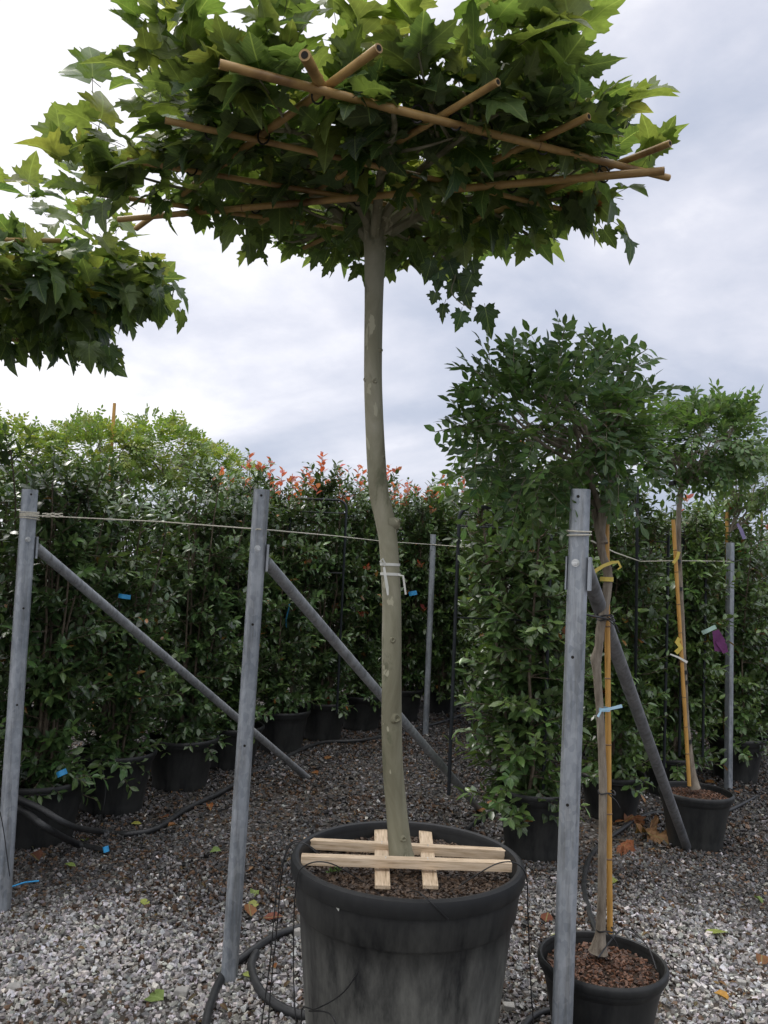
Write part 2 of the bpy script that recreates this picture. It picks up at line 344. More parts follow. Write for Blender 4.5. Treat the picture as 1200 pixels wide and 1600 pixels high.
def jit(c, s=.25):
    k = 1+rnd(-s, s); return (c[0]*k*(1+rnd(-.12, .12)), c[1]*k, c[2]*k*(1+rnd(-.15, .15)))

# ---------------------------------------------------------------- ground
g = MB(); g.add([(-300, -60, 0), (300, -60, 0), (300, 700, 0), (-300, 700, 0)], [(0, 1, 2, 3)])
tag(g.build('ground', 'ground', smooth=False), kind='structure')
def gravel(n, ymin, ymax, smin, smax):
    # crushed stone: squashed, skewed eight-cornered chips, each its own colour
    y = np.sqrt(rng.uniform(ymin**2, ymax**2, n)); x = rng.uniform(-1, 1, n)*(.56*y+.35)
    s = rng.uniform(smin, smax, n)*rng.choice([.6, 1, 1, 1.25], n)
    base = np.array([(i, j, k) for i in (-1, 1) for j in (-1, 1) for k in (-1, 1)], float)*.5
    V = base[None]*rng.uniform(.45, 1.0, (n, 1, 3))*np.array([1.15, .85, .6]) + rng.uniform(-.19, .19, (n, 8, 3))
    q = rng.normal(size=(n, 4)); q[:, 1:3] *= .38; q /= np.linalg.norm(q, axis=1, keepdims=True)
    w_, a, b, c = q.T
    R = np.stack([1-2*(b*b+c*c), 2*(a*b-c*w_), 2*(a*c+b*w_), 2*(a*b+c*w_), 1-2*(a*a+c*c), 2*(b*c-a*w_), 2*(a*c-b*w_), 2*(b*c+a*w_), 1-2*(a*a+b*b)], 1).reshape(n, 3, 3)
    V = np.einsum('nij,nkj->nki', R, V)*s[:, None, None]
    lump = .012*np.sin(x*3.1+1)*np.cos(y*2.3)+.006*np.sin(x*9)*np.sin(y*8.2)
    V += np.stack([x, y, s*rng.uniform(.05, .45, n)+np.maximum(lump, -.004)], 1)[:, None, :]
    # dry dusty patches are pale, the rest is damp and dirty
    def patch(cx, cy, rx, ry): return np.exp(-(((x-cx)/rx)**2+((y-cy)/ry)**2)**1.3)
    L, Rr = ground(150, 1500), ground(1120, 1540)
    m = .95*patch(L[0], L[1]-.1, 1.15, .75) + .75*patch(Rr[0]+.1, Rr[1], 1.0, .9) + .12*patch(.8, 5.0, 1.6, 1.6)
    dirt = np.clip(np.sin(x*2.1+y*1.3+.6)*np.sin(y*1.9-x*1.1+2)+.35*np.sin(x*7+y*4)*np.sin(y*6-x*5), -1, 1)
    m = np.clip(m-.10*np.maximum(dirt, 0) + .13*np.sin(x*5+y*3)*np.sin(y*4.1-x*2)+rng.normal(0, .13, n), 0.0, 1)
    v = (.045+.35*m)*rng.lognormal(0, .52, n); v = np.where(rng.random(n) < .05, v*2.3+.1, v); v = np.clip(v, .012, .62)
    tint = np.stack([v*rng.uniform(.96, 1.1, n), v*rng.uniform(.95, 1.02, n), v*rng.uniform(.84, 1.05, n)], 1)
    v0 = v; br = rng.random(n) < (.20-.17*m+.22*np.maximum(dirt, 0)*(1-m)); tint[br] = np.array([.075, .042, .022])*rng.uniform(.4, 1.9, (br.sum(), 1))
    keep = rng.random(n) > .45*np.maximum(dirt, 0)*(1-m); V = V[keep]; tint = tint[keep]; n = len(V)
    F = np.array([(0, 1, 3, 2), (4, 6, 7, 5), (0, 4, 5, 1), (2, 3, 7, 6), (0, 2, 6, 4), (1, 5, 7, 3)])
    return V.reshape(-1, 3), (F[None]+(np.arange(n)*8)[:, None, None]).reshape(-1, 4), np.repeat(tint, 8, 0)
parts = [gravel(92000, 2.0, 5.2, .011, .022), gravel(76000, 5.0, 9.5, .015, .026), gravel(16000, 9, 15, .03, .045)]
off = 0; Vs, Fs, Ts = [], [], []
for a_, b_, c_ in parts: Vs.append(a_); Fs.append(b_+off); Ts.append(c_); off += len(a_)
tag(np_mesh('gravel', np.concatenate(Vs), np.concatenate(Fs), 'stone', tint=np.concatenate(Ts)), 'loose grey crushed stone covering the nursery ground', 'gravel', kind='stuff')

# ---------------------------------------------------------------- pots
def make_pot(c, r, h, label, group=None, big=False, chips='brown', clean=True, taper=.80, soil_drop=.05):
    t = empty('plant_pot', (c[0], c[1], 0), label, 'plant pot', group); o = (c[0], c[1], 0); m = 'pot_clean' if clean else 'pot'
    band = .24 if big else .16
    zb = h*(1-band)
    rb = r*(.925)
    def fl(rr, z, a):
        return rr*(1+(.006*math.copysign(1, math.sin(12*a)) if (big and z < zb-.02 and z > .03) else 0))
    prof = [(0.0, .004), (rb*taper*.97, .004), (rb*taper, .02)] + [(rb*(taper+(1-taper)*k/8)-.008, .02+(zb-.03)*k/8) for k in range(1, 9)] + [(rb*1.0+.0, zb), (rb*1.015, zb+.006), (r*.965, h-.052*(1.3 if big else .7))]
    inner = [(r*.93, h-.01), (r*.90, h-.06), (rb*taper*.95, .05)]
    b = MB(); b.lathe(o, prof+[(r*.95, h-.02)]+inner, 96, fl); b.build('body', m, t)
    rh = .055 if big else .028
    rim = MB(); rim.lathe(o, [(r*.955, h-rh), (r*.99, h-rh), (r*1.0, h-rh*.8), (r*1.003, h-rh*.3), (r*.992, h-.003), (r*.965, h+.003), (r*.935, h), (r*.92, h-.01), (r*.925, h-rh*.8)], 96); rim.build('rim', m, t)
    s = MB(); zs = h-soil_drop; rs = r*.91-.012; seg, rings = 48, 12; vs = [(c[0], c[1], zs+.012)]
    for i in range(1, rings+1):
        for k in range(seg):
            a = 2*math.pi*k/seg; rr = rs*i/rings; vs.append((c[0]+math.cos(a)*rr, c[1]+math.sin(a)*rr, zs+.012*(1-i/rings)+rnd(-.004, .006)))
    fs = [(0, 1+k, 1+(k+1) % seg) for k in range(seg)] + [(1+(i-1)*seg+k, 1+i*seg+k, 1+i*seg+(k+1) % seg, 1+(i-1)*seg+(k+1) % seg) for i in range(1, rings) for k in range(seg)]
    s.add(vs, fs); s.build('soil', 'soil', t)
    # bark chips and crumbs on the soil
    n = int(5200*rs*rs*math.pi*(1.6 if big else 1.4)); a = rng.uniform(0, 2*math.pi, n); rr = rs*np.sqrt(rng.random(n))*.98
    base = np.array([(i, j, k) for i in (-1, 1) for j in (-1, 1) for k in (-1, 1)], float)*.5
    sz = rng.uniform(.006, .017, n)
    Vc = base[None]*np.stack([sz, sz*.6, sz*.4], 1)[:, None, :] + rng.uniform(-.0015, .0015, (n, 8, 3))
    th = rng.uniform(0, 6.28, n); ti = rng.uniform(-.6, .6, n)
    X = Vc[..., 0]*np.cos(ti)[:, None]-Vc[..., 2]*np.sin(ti)[:, None]; Z = Vc[..., 0]*np.sin(ti)[:, None]+Vc[..., 2]*np.cos(ti)[:, None]; Y = Vc[..., 1]
    Vc = np.stack([X*np.cos(th)[:, None]-Y*np.sin(th)[:, None]+(c[0]+rr*np.cos(a))[:, None], X*np.sin(th)[:, None]+Y*np.cos(th)[:, None]+(c[1]+rr*np.sin(a))[:, None], Z+(zs+.012*(1-rr/rs)+.004)[:, None]], 2)
    bc = np.array([.085, .038, .019]) if chips == 'orange' else np.array([.055, .034, .020])
    tt = bc*rng.uniform(.3, 2.0, (n, 1))
    F = np.array([(0, 1, 3, 2), (4, 6, 7, 5), (0, 4, 5, 1), (2, 3, 7, 6), (0, 2, 6, 4), (1, 5, 7, 3)])
    q = np_mesh('bark_chips', Vc.reshape(-1, 3), (F[None]+(np.arange(n)*8)[:, None, None]).reshape(-1, 4), 'stone', t, tint=np.repeat(tt, 8, 0)); q['kind'] = 'stuff'
    return t

BIG = at(637, 1337, 2.93); BR, BH = .40, float(BIG[2])
bigpot = make_pot(BIG, BR, BH, 'very large dusty black pot at the foot of the tall plane tree', big=True, clean=False, taper=.86, soil_drop=.05)
tagm = MB(); q0 = at(517, 1422, 2.93-.372*.92)
nrm = unit(V3((q0[0]-BIG[0], q0[1]-BIG[1], 0)))
q0 = V3((BIG[0], BIG[1], 0))+nrm*(BR*.965+.0015)+V3((0, 0, q0[2])); sx = unit(np.cross([0, 0, 1.0], nrm))
tv = [q0-sx*.012+V3((0, 0, .009)), q0+sx*.012+V3((0, 0, .011)), q0+sx*.007-V3((0, 0, .011)), q0-sx*.002-V3((0, 0, .004))]
tagm.add([v+nrm*k for k in (0, .0015) for v in tv], [(0, 1, 2, 3), (7, 6, 5, 4), (0, 4, 5, 1), (1, 5, 6, 2), (2, 6, 7, 3), (3, 7, 4, 0)])
o = tagm.build('sticker_scrap', 'white_tape', bigpot, smooth=False)

SM = at(941, 1497, 2.99); SM_R, SM_H = .222, float(SM[2])
make_pot(SM, SM_R, SM_H, 'round black pot full of orange-brown bark chips in the lower right corner', 'small tree pots', chips='orange', taper=.78, soil_drop=.035)
P2 = at(1087, 1235, 5.35); make_pot(P2, .228, float(P2[2]), 'black pot holding a staked tree behind the slanting brace on the right', 'small tree pots', chips='orange', soil_drop=.035)

# pots of the hedge rows: rim seen at pixel, depth, radius
HP = [  # px, y of rim centre, depth, radius, height guess, label
 (60, 1213, 4.95, .29, 'black pot under the leftmost hedge shrub, draped with black tubing'),
 (180, 1172, 5.58, .27, 'black pot second from left under the left hedge, with an open bare rim'),
 (285, 1150, 6.22, .27, 'black pot third from left under the left hedge, in deep shade'),
 (362, 1132, 6.9, .27, 'black pot behind the middle steel post under the left hedge'),
 (442, 1108, 7.55, .25, 'grey-dusted black pot right of the middle steel post under the hedge'),
 (506, 1095, 8.15, .245, 'black pot between the foot of the long brace and the plane trunk'),
 (566, 1085, 8.75, .25, 'black pot just left of the plane trunk, half hidden in shade'),
 (628, 1075, 9.35, .25, 'black pot just right of the plane trunk near the back steel post'),
 (690, 1062, 10.0, .25, 'black pot far back beside the thin steel post behind the trunk'),
 (836, 1230, 5.08, .235, 'black pot left of the right steel post, holding a bushy shrub'),
 (956, 1212, 5.95, .235, 'black pot behind the thin grey stem and yellow cane on the right'),
 (1048, 1180, 6.65, .235, 'black pot in shade behind the pot with the bamboo-staked tree'),
 (1150, 1150, 7.2, .24, 'black pot at the foot of the far right steel post'),
 (1205, 1083, 8.9, .25, 'black pot cut by the right edge of the picture, furthest back'),
]
hpos = []
for px, py, Y, r, lab in HP:
    c = at(px, py, Y); hpos.append(c); h = min(max(float(c[2]), .30), .40); make_pot(c, r, h, lab, 'pots of the hedge plants', soil_drop=.06)

# ---------------------------------------------------------------- hedge shrubs
def make_shrub(H, W, nst, nsh, greens, red=0, leaf=(.055, .085), seed=0, topred=0, low=.1, lean=0.0):
    random.seed(seed)
    L = Leaves(T_OVAL); tw = MB(); R = Leaves(T_OVAL); rt_ = MB()
    stems = []
    for i in range(nst):
        a = rnd(0, 6.28); r1 = rnd(.02, .07); r2 = rnd(.05, W*.42); hh = H*rnd(.86, 1.0)
        pts = [(math.cos(a)*(r1+(r2-r1)*t)+rnd(-.02, .02), math.sin(a)*(r1+(r2-r1)*t)+rnd(-.02, .02), .24+(hh-.24)*t) for t in np.linspace(0, 1, 8)]
        stems.append(pts); tw.tube(pts, np.linspace(.010, .004, 8), 6, smooth=2)
    for k in range(nsh):
        st = random.choice(stems); t = (low+(1-low)*random.random()**.85)*6.99; i = int(t); f = t-i
        p = V3(st[i])*(1-f)+V3(st[i+1])*f
        a = rnd(0, 6.28); top = t/7
        ln = rnd(.16, .38)*(1.0 if top < .85 else rnd(.7, 1.1)); d = unit(V3((math.cos(a), math.sin(a), rnd(-.1, .7)+max(0, top-.8)*5-(.5 if top < .15 else 0))))
        end = p+d*ln
        rr = math.hypot(end[0], end[1]); lim = W*.5*rnd(.8, 1.12)
        if rr > lim: end[:2] *= lim/rr
        pts = [p, p+(end-p)*.5+V3((0, 0, rnd(-.03, .01))), end+V3((0, 0, rnd(-.02, .05)))]
        tw.tube(pts, [.0035, .0028, .0015], 4)
        nl = int(rnd(12, 20)); lk = rnd(.65, 1.45); isred = random.random() < (topred*.2 if top > .95 else red)
        ph = rnd(0, 6.28); gcol = random.choice(greens)
        for j in range(nl):
            s = .12+.88*(j+.5)/nl; q = pts[0]*(1-s)**2+2*pts[1]*s*(1-s)+pts[2]*s*s
            dd = unit(pts[2]-pts[1]); b = ph+j*2.4
            sidev = unit(np.cross(dd, unit(rdir()))) if False else None
            u = unit(np.cross(dd, [0, 0, 1.0])); v = np.cross(u, dd)
            ra = u*math.cos(b)+v*math.sin(b)
            ld = unit(dd*(.35+.5*s)+ra*.9+V3((0, 0, rnd(-.25, .1)))); nn = unit(V3((0, 0, 1.0))*.8+dd*.5+rdir()*.35)
            c = jit([g_*lk for g_ in gcol], .3)
            if s > .8: c = (c[0]*1.3, c[1]*1.25, c[2]*1.1)
            if random.random() < .006: c = jit((.28, .12, .03))
            L.add(q, ld, nn, rnd(*leaf)*(1.15-.5*abs(s-.5))*rnd(.8, 1.15), c, rnd(.9, 1.25))
        if isred:
            for j in range(5):
                b = j*1.7; ra = V3((math.cos(b), math.sin(b), .9)); R.add(pts[2]+V3((0, 0, .01*j)), unit(ra), unit(rdir()+V3((0, 0, .6))), rnd(.045, .08), jit(random.choice([(.36, .08, .07), (.32, .09, .06), (.36, .12, .07)]), .2), 1.3)
    if topred:
        for k in range(int(11*topred)+2):    # upright red shoots standing above the top
            a = rnd(0, 6.28); r = W*.42*math.sqrt(random.random()); x, y = math.cos(a)*r, math.sin(a)*r; z0 = H*rnd(.86, .94); hh = rnd(.16, .50); x1, y1 = x+rnd(-.06, .06), y+rnd(-.06, .06)
            tw.tube([(x, y, z0), ((x+x1)/2, (y+y1)/2, z0+hh*.5), (x1, y1, z0+hh)], [.003, .0025, .0015], 5)
            nl = int(hh/.028)
            for j in range(nl):
                s = (j+.6)/nl; b = j*2.4+k; ra = V3((math.cos(b)*.9, math.sin(b)*.9, .75 if s > .5 else .35))
                q = V3((x+(x1-x)*s, y+(y1-y)*s, z0+hh*s))
                if s > .62 and random.random() < topred*1.2: R.add(q, unit(ra), unit(V3((-ra[0], -ra[1], 1.0))), rnd(.055, .085), jit(random.choice([(.40, .085, .08), (.38, .12, .085), (.33, .07, .06)]), .2), 1.35)
                else: L.add(q, unit(ra), unit(V3((-ra[0], -ra[1], 1.0))), rnd(.045, .07), jit(greens[-1], .25), 1.1)
    t = empty('hedge_shrub', (0, 0, 0), 'x', 'shrub')
    tw.build('stems', 'twig', t); L.build('foliage', 'hedge_leaf', t, curl=.22, fold=.3)
    if R.p: R.build('red_leaves', 'red_leaf', t, curl=.1, fold=.4)
    return t
def dup(root, loc, rz, s=1.0, sz=None, label=None, group=None, tilt=(0, 0)):
    r = root.copy(); C.collection.objects.link(r); r.location = tuple(float(x) for x in loc); r.rotation_euler = (tilt[0], tilt[1], rz); r.scale = (s, s, sz or s)
    if label: r['label'] = label
    if group: r['group'] = group
    for ch in [c for c in bpy.data.objects if c.parent == root]:
        c = ch.copy(); C.collection.objects.link(c); c.parent = r
    return r
G1 = [(.035, .070, .026), (.042, .085, .030), (.055, .105, .035), (.07, .12, .04)]
G2 = [(.040, .075, .024), (.052, .100, .030), (.075, .135, .04), (.09, .15, .045)]
protos = [make_shrub(2.42, .92, 14, 360, G1, red=.0, seed=1, low=.03), make_shrub(2.45, .90, 9, 400, G1, red=.012, topred=.6, seed=2, low=.03),
          make_shrub(2.36, .90, 8, 400, G2, red=.004, seed=3, topred=.1, low=.01), make_shrub(2.42, .90, 9, 400, G1, red=.015, topred=.85, seed=4, low=.03)]
SH = [  # pot index, proto, scale z, label
 (0, 0, .93, 'leftmost hedge shrub, dark and glossy, in the pot draped with tubing'),
 (1, 0, .92, 'dark hedge shrub standing in the open-rimmed second pot from the left'),
 (2, 0, .93, 'dark hedge shrub left of the middle steel post, in the third pot'),
 (3, 1, .96, 'red-tipped hedge shrub directly behind the middle steel post'),
 (4, 3, .98, 'red-tipped hedge shrub in the dusty pot right of the middle post'),
 (5, 3, 1.0, 'red-tipped hedge shrub between the middle post and the plane trunk'),
 (6, 1, 1.03, 'red-tipped hedge shrub just left of the plane trunk'),
 (7, 3, 1.04, 'red-tipped hedge shrub just right of the plane trunk behind the back post'),
 (8, 1, 1.06, 'red-tipped hedge shrub far back, right of the thin back steel post'),
 (9, 2, .99, 'bushy green shrub in the pot left of the right steel post'),
 (10, 2, .96, 'bushy green shrub behind the grey stem and yellow cane'),
 (11, 2, .93, 'bushy green shrub behind the bamboo-staked small tree'),
 (12, 2, .93, 'bushy green shrub at the foot of the far right steel post'),
]
first = set()
for i, p, sz, lab in SH:
    c = hpos[i]; rz = rnd(0, 6.28)
    if p not in first:
        first.add(p); r = protos[p]; r.location = (c[0], c[1], 0); r.rotation_euler = (0, 0, rz); r.scale = (1, 1, sz); r['label'] = lab; r['group'] = 'hedge shrubs in pots'
    else: dup(protos[p], (c[0], c[1], 0), rz, 1.0, sz, lab, 'hedge shrubs in pots')
_s = [o for o in bpy.data.objects if str(o.get('label', '')).startswith('bushy green shrub in the pot left')][0]
_s.scale = (1.22, 1.05, .98); _s.location.x -= .06
# rear ranks, seen only over and between the front ones
def rear(pts, lab, grp, ps, hs=(.92, .97)):
    for k, (x, y) in enumerate(pts): dup(protos[ps[k % len(ps)]], (x, y, 0), rnd(0, 6.28), rnd(1.0, 1.1), rnd(*hs), lab, grp)
rear([(hpos[i][0]-.62+rnd(-.05, .05), hpos[i][1]+.62) for i in range(0, 9)], 'dark hedge shrub in the rear rank of the left hedge, only its top showing', 'rear rank of the left hedge', [0, 0, 0, 0, 1, 3])
rear([(hpos[0][0]-.35, hpos[0][1]-.55), (hpos[0][0]-1.0, hpos[0][1]-.1)], 'dark hedge shrub cut by the left edge of the picture', 'hedge shrubs at the left edge', [0])
rear([(.80, 9.5), (1.25, 8.9), (.55, 10.3), (1.0, 10.2)], 'dark hedge shrub closing the gravel path behind the thin back post', 'hedge shrubs closing the path', [2, 0], (1.02, 1.08))
rear([(.1, 11.1), (.85, 10.9), (1.6, 10.8), (2.4, 10.6)], 'hedge shrub of the far row closing the gravel path', 'far hedge row', [1, 0, 3], (1.03, 1.08))
rear([(1.75, 6.9), (2.45, 7.5), (3.2, 8.1), (1.25, 7.4), (1.95, 8.0), (2.7, 8.7), (4.6, 9.0), (3.75, 8.2), (5.6, 9.8)], 'green hedge shrub in the rear rank of the right hedge', 'rear rank of the right hedge', [2, 0])

# ---------------------------------------------------------------- steel posts
def post(bpx, bpy_, tpx, tpy, Y, wpx, label, holes=(), bolt=None, plate=None, group='galvanised steel posts', m='galv', ext=0.0):
    b, t_ = at(bpx, bpy_, Y), at(tpx, tpy, Y)
    d = unit(t_-b); b = b - d*(b[2]/d[2])                      # run it down to the ground
    r = wpx/2/FPX*Y
    th = empty('steel_post', b, label, 'post', group)
    f = unit(V3((-b[0]*.55, -1.0, 0))); s_ = unit(np.cross(d, f)); f = np.cross(s_, d)
    # open rolled section: rounded front, hollow back, folded lips
    prof = []
    for a in np.linspace(-205, 25, 22): prof.append((math.cos(math.radians(a))*r, -math.sin(math.radians(a))*r*(1.0)))
    prof = [(x, max(y, -r*.6)*1.0 if False else y) for x, y in prof]
    prof = [(x, min(y, r*.80)) for x, y in prof]
    ins = [(x*.88, y*.88) for x, y in prof][::-1]
    ring = prof+ins; n = len(ring); L = np.linalg.norm(t_-b)
    vs = [b+d*z+s_*x+f*y for z in (-.05, L*.5, L) for x, y in ring]
    mb = MB(); fs = [(k*n+i, k*n+(i+1) % n, (k+1)*n+(i+1) % n, (k+1)*n+i) for k in range(2) for i in range(n)]
    fs += [(2*n+i, 2*n+i+1, 2*n+n-2-i, 2*n+n-1-i) for i in range(len(prof)-1)]
    mb.add(vs, fs); mb.build('shaft', m, th)
    fr = r*.80
    def disc(py, rad, name, mt, depth, dx=0.0, seg=12):
        p = at(0, py, Y); z = (p[2]); k = (at(bpx+(tpx-bpx)*(bpy_-py)/(bpy_-tpy), py, Y)[2]-b[2])/d[2]
        c = b+d*k+f*(fr)+s_*dx
        q = MB(); q.tube([c-f*.004, c+f*depth], rad, seg); return q.build(name, mt, th)
    for hy in holes: disc(hy, .0052, 'hole', 'bore_shade', .0008, dx=-r*.12)  # no opening: dark disc on the face, painted in for the hole's shade
    if bolt:
        disc(bolt, .013, 'washer', 'bolt', .002, dx=-r*.15, seg=20); disc(bolt, .009, 'bolt_head', 'bolt', .009, dx=-r*.15, seg=6)
    if plate:
        y0, y1 = plate; k0, k1 = [(at(bpx+(tpx-bpx)*(bpy_-q)/(bpy_-tpy), q, Y)[2]-b[2])/d[2] for q in (y1, y0)]
        q = MB(); q.box(b+d*(k0+k1)/2+s_*(r+.006)-f*.005, .009, .055, k1-k0, np.array([s_, f, d])); 
        
        if wpx > 30: q.box(b+d*(k0+k1)/2-s_*(r+.0035)-f*.010, .005, .05, k1-k0, np.array([s_, f, d]))
        q.build('clamp_plate', m, th)
    return th, b, d, s_, f, r
PL = post(4, 1408, 47, 765, 3.97, 24, 'galvanised steel post at the left edge, wrapped with cream string', (773, 950, 1100), 843, (838, 872))
PM = post(359, 1512, 409, 765, 3.40, 25, 'galvanised steel post left of centre, standing free on the gravel', (775, 975, 1163), 857, (850, 892))
PR = post(878, 1610, 907, 765, 2.76, 31, 'thick galvanised steel post right of centre, nearest to the viewer', (777, 1026, 1255), 880, (870, 922))
PB = post(665, 1143, 677, 835, 8.5, 9, 'thin distant steel post just right of the plane trunk', (860,), None, None, 'distant steel posts')
PBR = post(1138, 1220, 1141, 848, 6.85, 12.5, 'distant steel post near the right edge', (893, 1048), None, None, 'distant steel posts')
def brace(p0, Y0, gpx, gpy, r, label, m='galv_mid'):
    a, b = at(*p0, Y0), ground(gpx, gpy); b = b-V3((0, 0, .02))
    q = MB(); q.tube([a, b], r, 20); tag(q.build('brace_pole', m, smooth=True, origin=(b[0], b[1], 0)), label, 'brace', 'slanting steel braces')
brace((56, 855), 4.0, 484, 1214, .025, 'slanting steel brace running from the left post to the gravel')
brace((416, 878), 3.44, 752, 1263, .024, 'slanting steel brace passing behind the plane trunk')
brace((912, 880), 2.82, 1076, 1326, .027, 'steep dark steel brace behind the nearest right post', 'galv_dark')

# ---------------------------------------------------------------- string
s_ = MB()
Yp = [(45, 806, 3.90), (66, 806, 3.93), (250, 815, 3.72), (408, 827, 3.36)]
s_.tube([at(*p) for p in Yp], .0028, 6)
s_.tube([at(400, 827, 3.36), at(420, 828, 3.5), at(520, 837, 4.9), at(600, 846, 6.2), at(677, 851, 8.4)], .0032, 6)
s_.tube([at(677, 851, 8.4), at(735, 856, 8.2), at(790, 860, 6.0), at(888, 832, 2.9)], .0030, 6) if False else None
s_.tube([at(677, 851, 8.45), at(730, 855, 8.0), at(795, 859, 7.6), at(890, 862, 7.2)], .0035, 6)
s_.tube([at(924, 845, 2.85), at(960, 863, 4.1), at(1000, 877, 5.4), at(1052, 876, 5.3), at(1141, 877, 6.8)], .0030, 6)
for k in range(5):          # turns round the left post and the nearest post
    c = at(46, 800+k*2.6, 3.97); s_.tube([c+V3((math.cos(a)*.043, math.sin(a)*.043, .003*math.sin(a+k))) for a in np.linspace(0, 6.28, 22)], .0025, 5)
for k in range(2):
    c = at(905, 830+k*6, 2.76); s_.tube([c+V3((math.cos(a)*.039, math.sin(a)*.039, .003*math.sin(a+k))) for a in np.linspace(0, 6.28, 22)], .0028, 5)
for k in range(3): s_.tube([at(66+i*8, 805+3*math.sin(i*1.3+k*2), 3.93+.01*math.cos(i*1.3+k*2)) for i in range(5)], .003, 5, smooth=3)
tag(s_.build('guy_string', 'white_string'), 'cream string stretched from post to post behind the plane trunk', 'string')
k_ = MB()
for px, py, Y, r in ((677, 851, 8.5, .032), (1141, 877, 6.85, .036)):
    c = at(px, py, Y); k_.tube([c+V3((math.cos(a)*r, math.sin(a)*r, .004*math.sin(2*a))) for a in np.linspace(0, 6.28, 16)], .006, 6)
    k_.tube([c+V3((r, -.02, 0)), c+V3((r+.05, -.03, .02))], .004, 5)
    q = k_.build('string_tie', 'wire'); tag(q, 'black tie holding the string to the %s' % ('thin back post behind the trunk' if px == 677 else 'far right post'), 'tie', 'black string ties'); k_ = MB()

# ---------------------------------------------------------------- plane tree
Z = 2.95
def zz2(px, py, z): return atz(px, py, z)
POLES = [(zz2(343, 100, Z), zz2(1045, 278, Z), .0135), (zz2(592, 75, Z+.03), zz2(213, 357, Z+.03), .0135), (zz2(778, 128, Z+.03), zz2(400, 352, Z+.03), .0115),
         (zz2(920, 182, Z+.03), zz2(475, 387, Z+.03), .0115), (zz2(1047, 224, Z+.03), zz2(600, 402, Z+.03), .0115), (zz2(1038, 267, Z-.03), zz2(185, 343, Z-.03), .0135),
         (zz2(258, 188, Z), zz2(900, 332, Z), .0105), (zz2(199, 250, Z), zz2(760, 345, Z), .010), (zz2(150, 303, Z), zz2(640, 372, Z), .010), (at(476, 86, 2.02), at(512, 148, 2.25), .0165)]
KEEP = []
for i, rng_ in ((0, (0, .20)), (0, (.34, .45)), (0, (.62, .70)), (0, (.80, 1.0)), (1, (0, .25)), (2, (0, .22)), (3, (0, .27)), (4, (0, .30)), (5, (0, .20)), (5, (.93, 1)), (6, (0, .08)), (6, (.24, .34)), (9, (0, 1))):
    a_, b_, _ = POLES[i]
    for t_ in np.linspace(*rng_, 7):
        p_ = a_+(b_-a_)*t_; out_ = unit(CAM-p_)                  # the canes lie on the open, tied side of the foliage: clear for a hand's width outside
        for k_ in (0, .06, .12, .2): KEEP.append(p_+out_*k_)
KEEP = np.array(KEEP)
def blocked(p, rad=.05): return bool((np.sum((KEEP-p)**2, axis=1) < rad*rad).any())
PG = [(.050, .088, .042), (.068, .112, .044), (.095, .142, .048), (.130, .185, .062), (.155, .185, .062)]
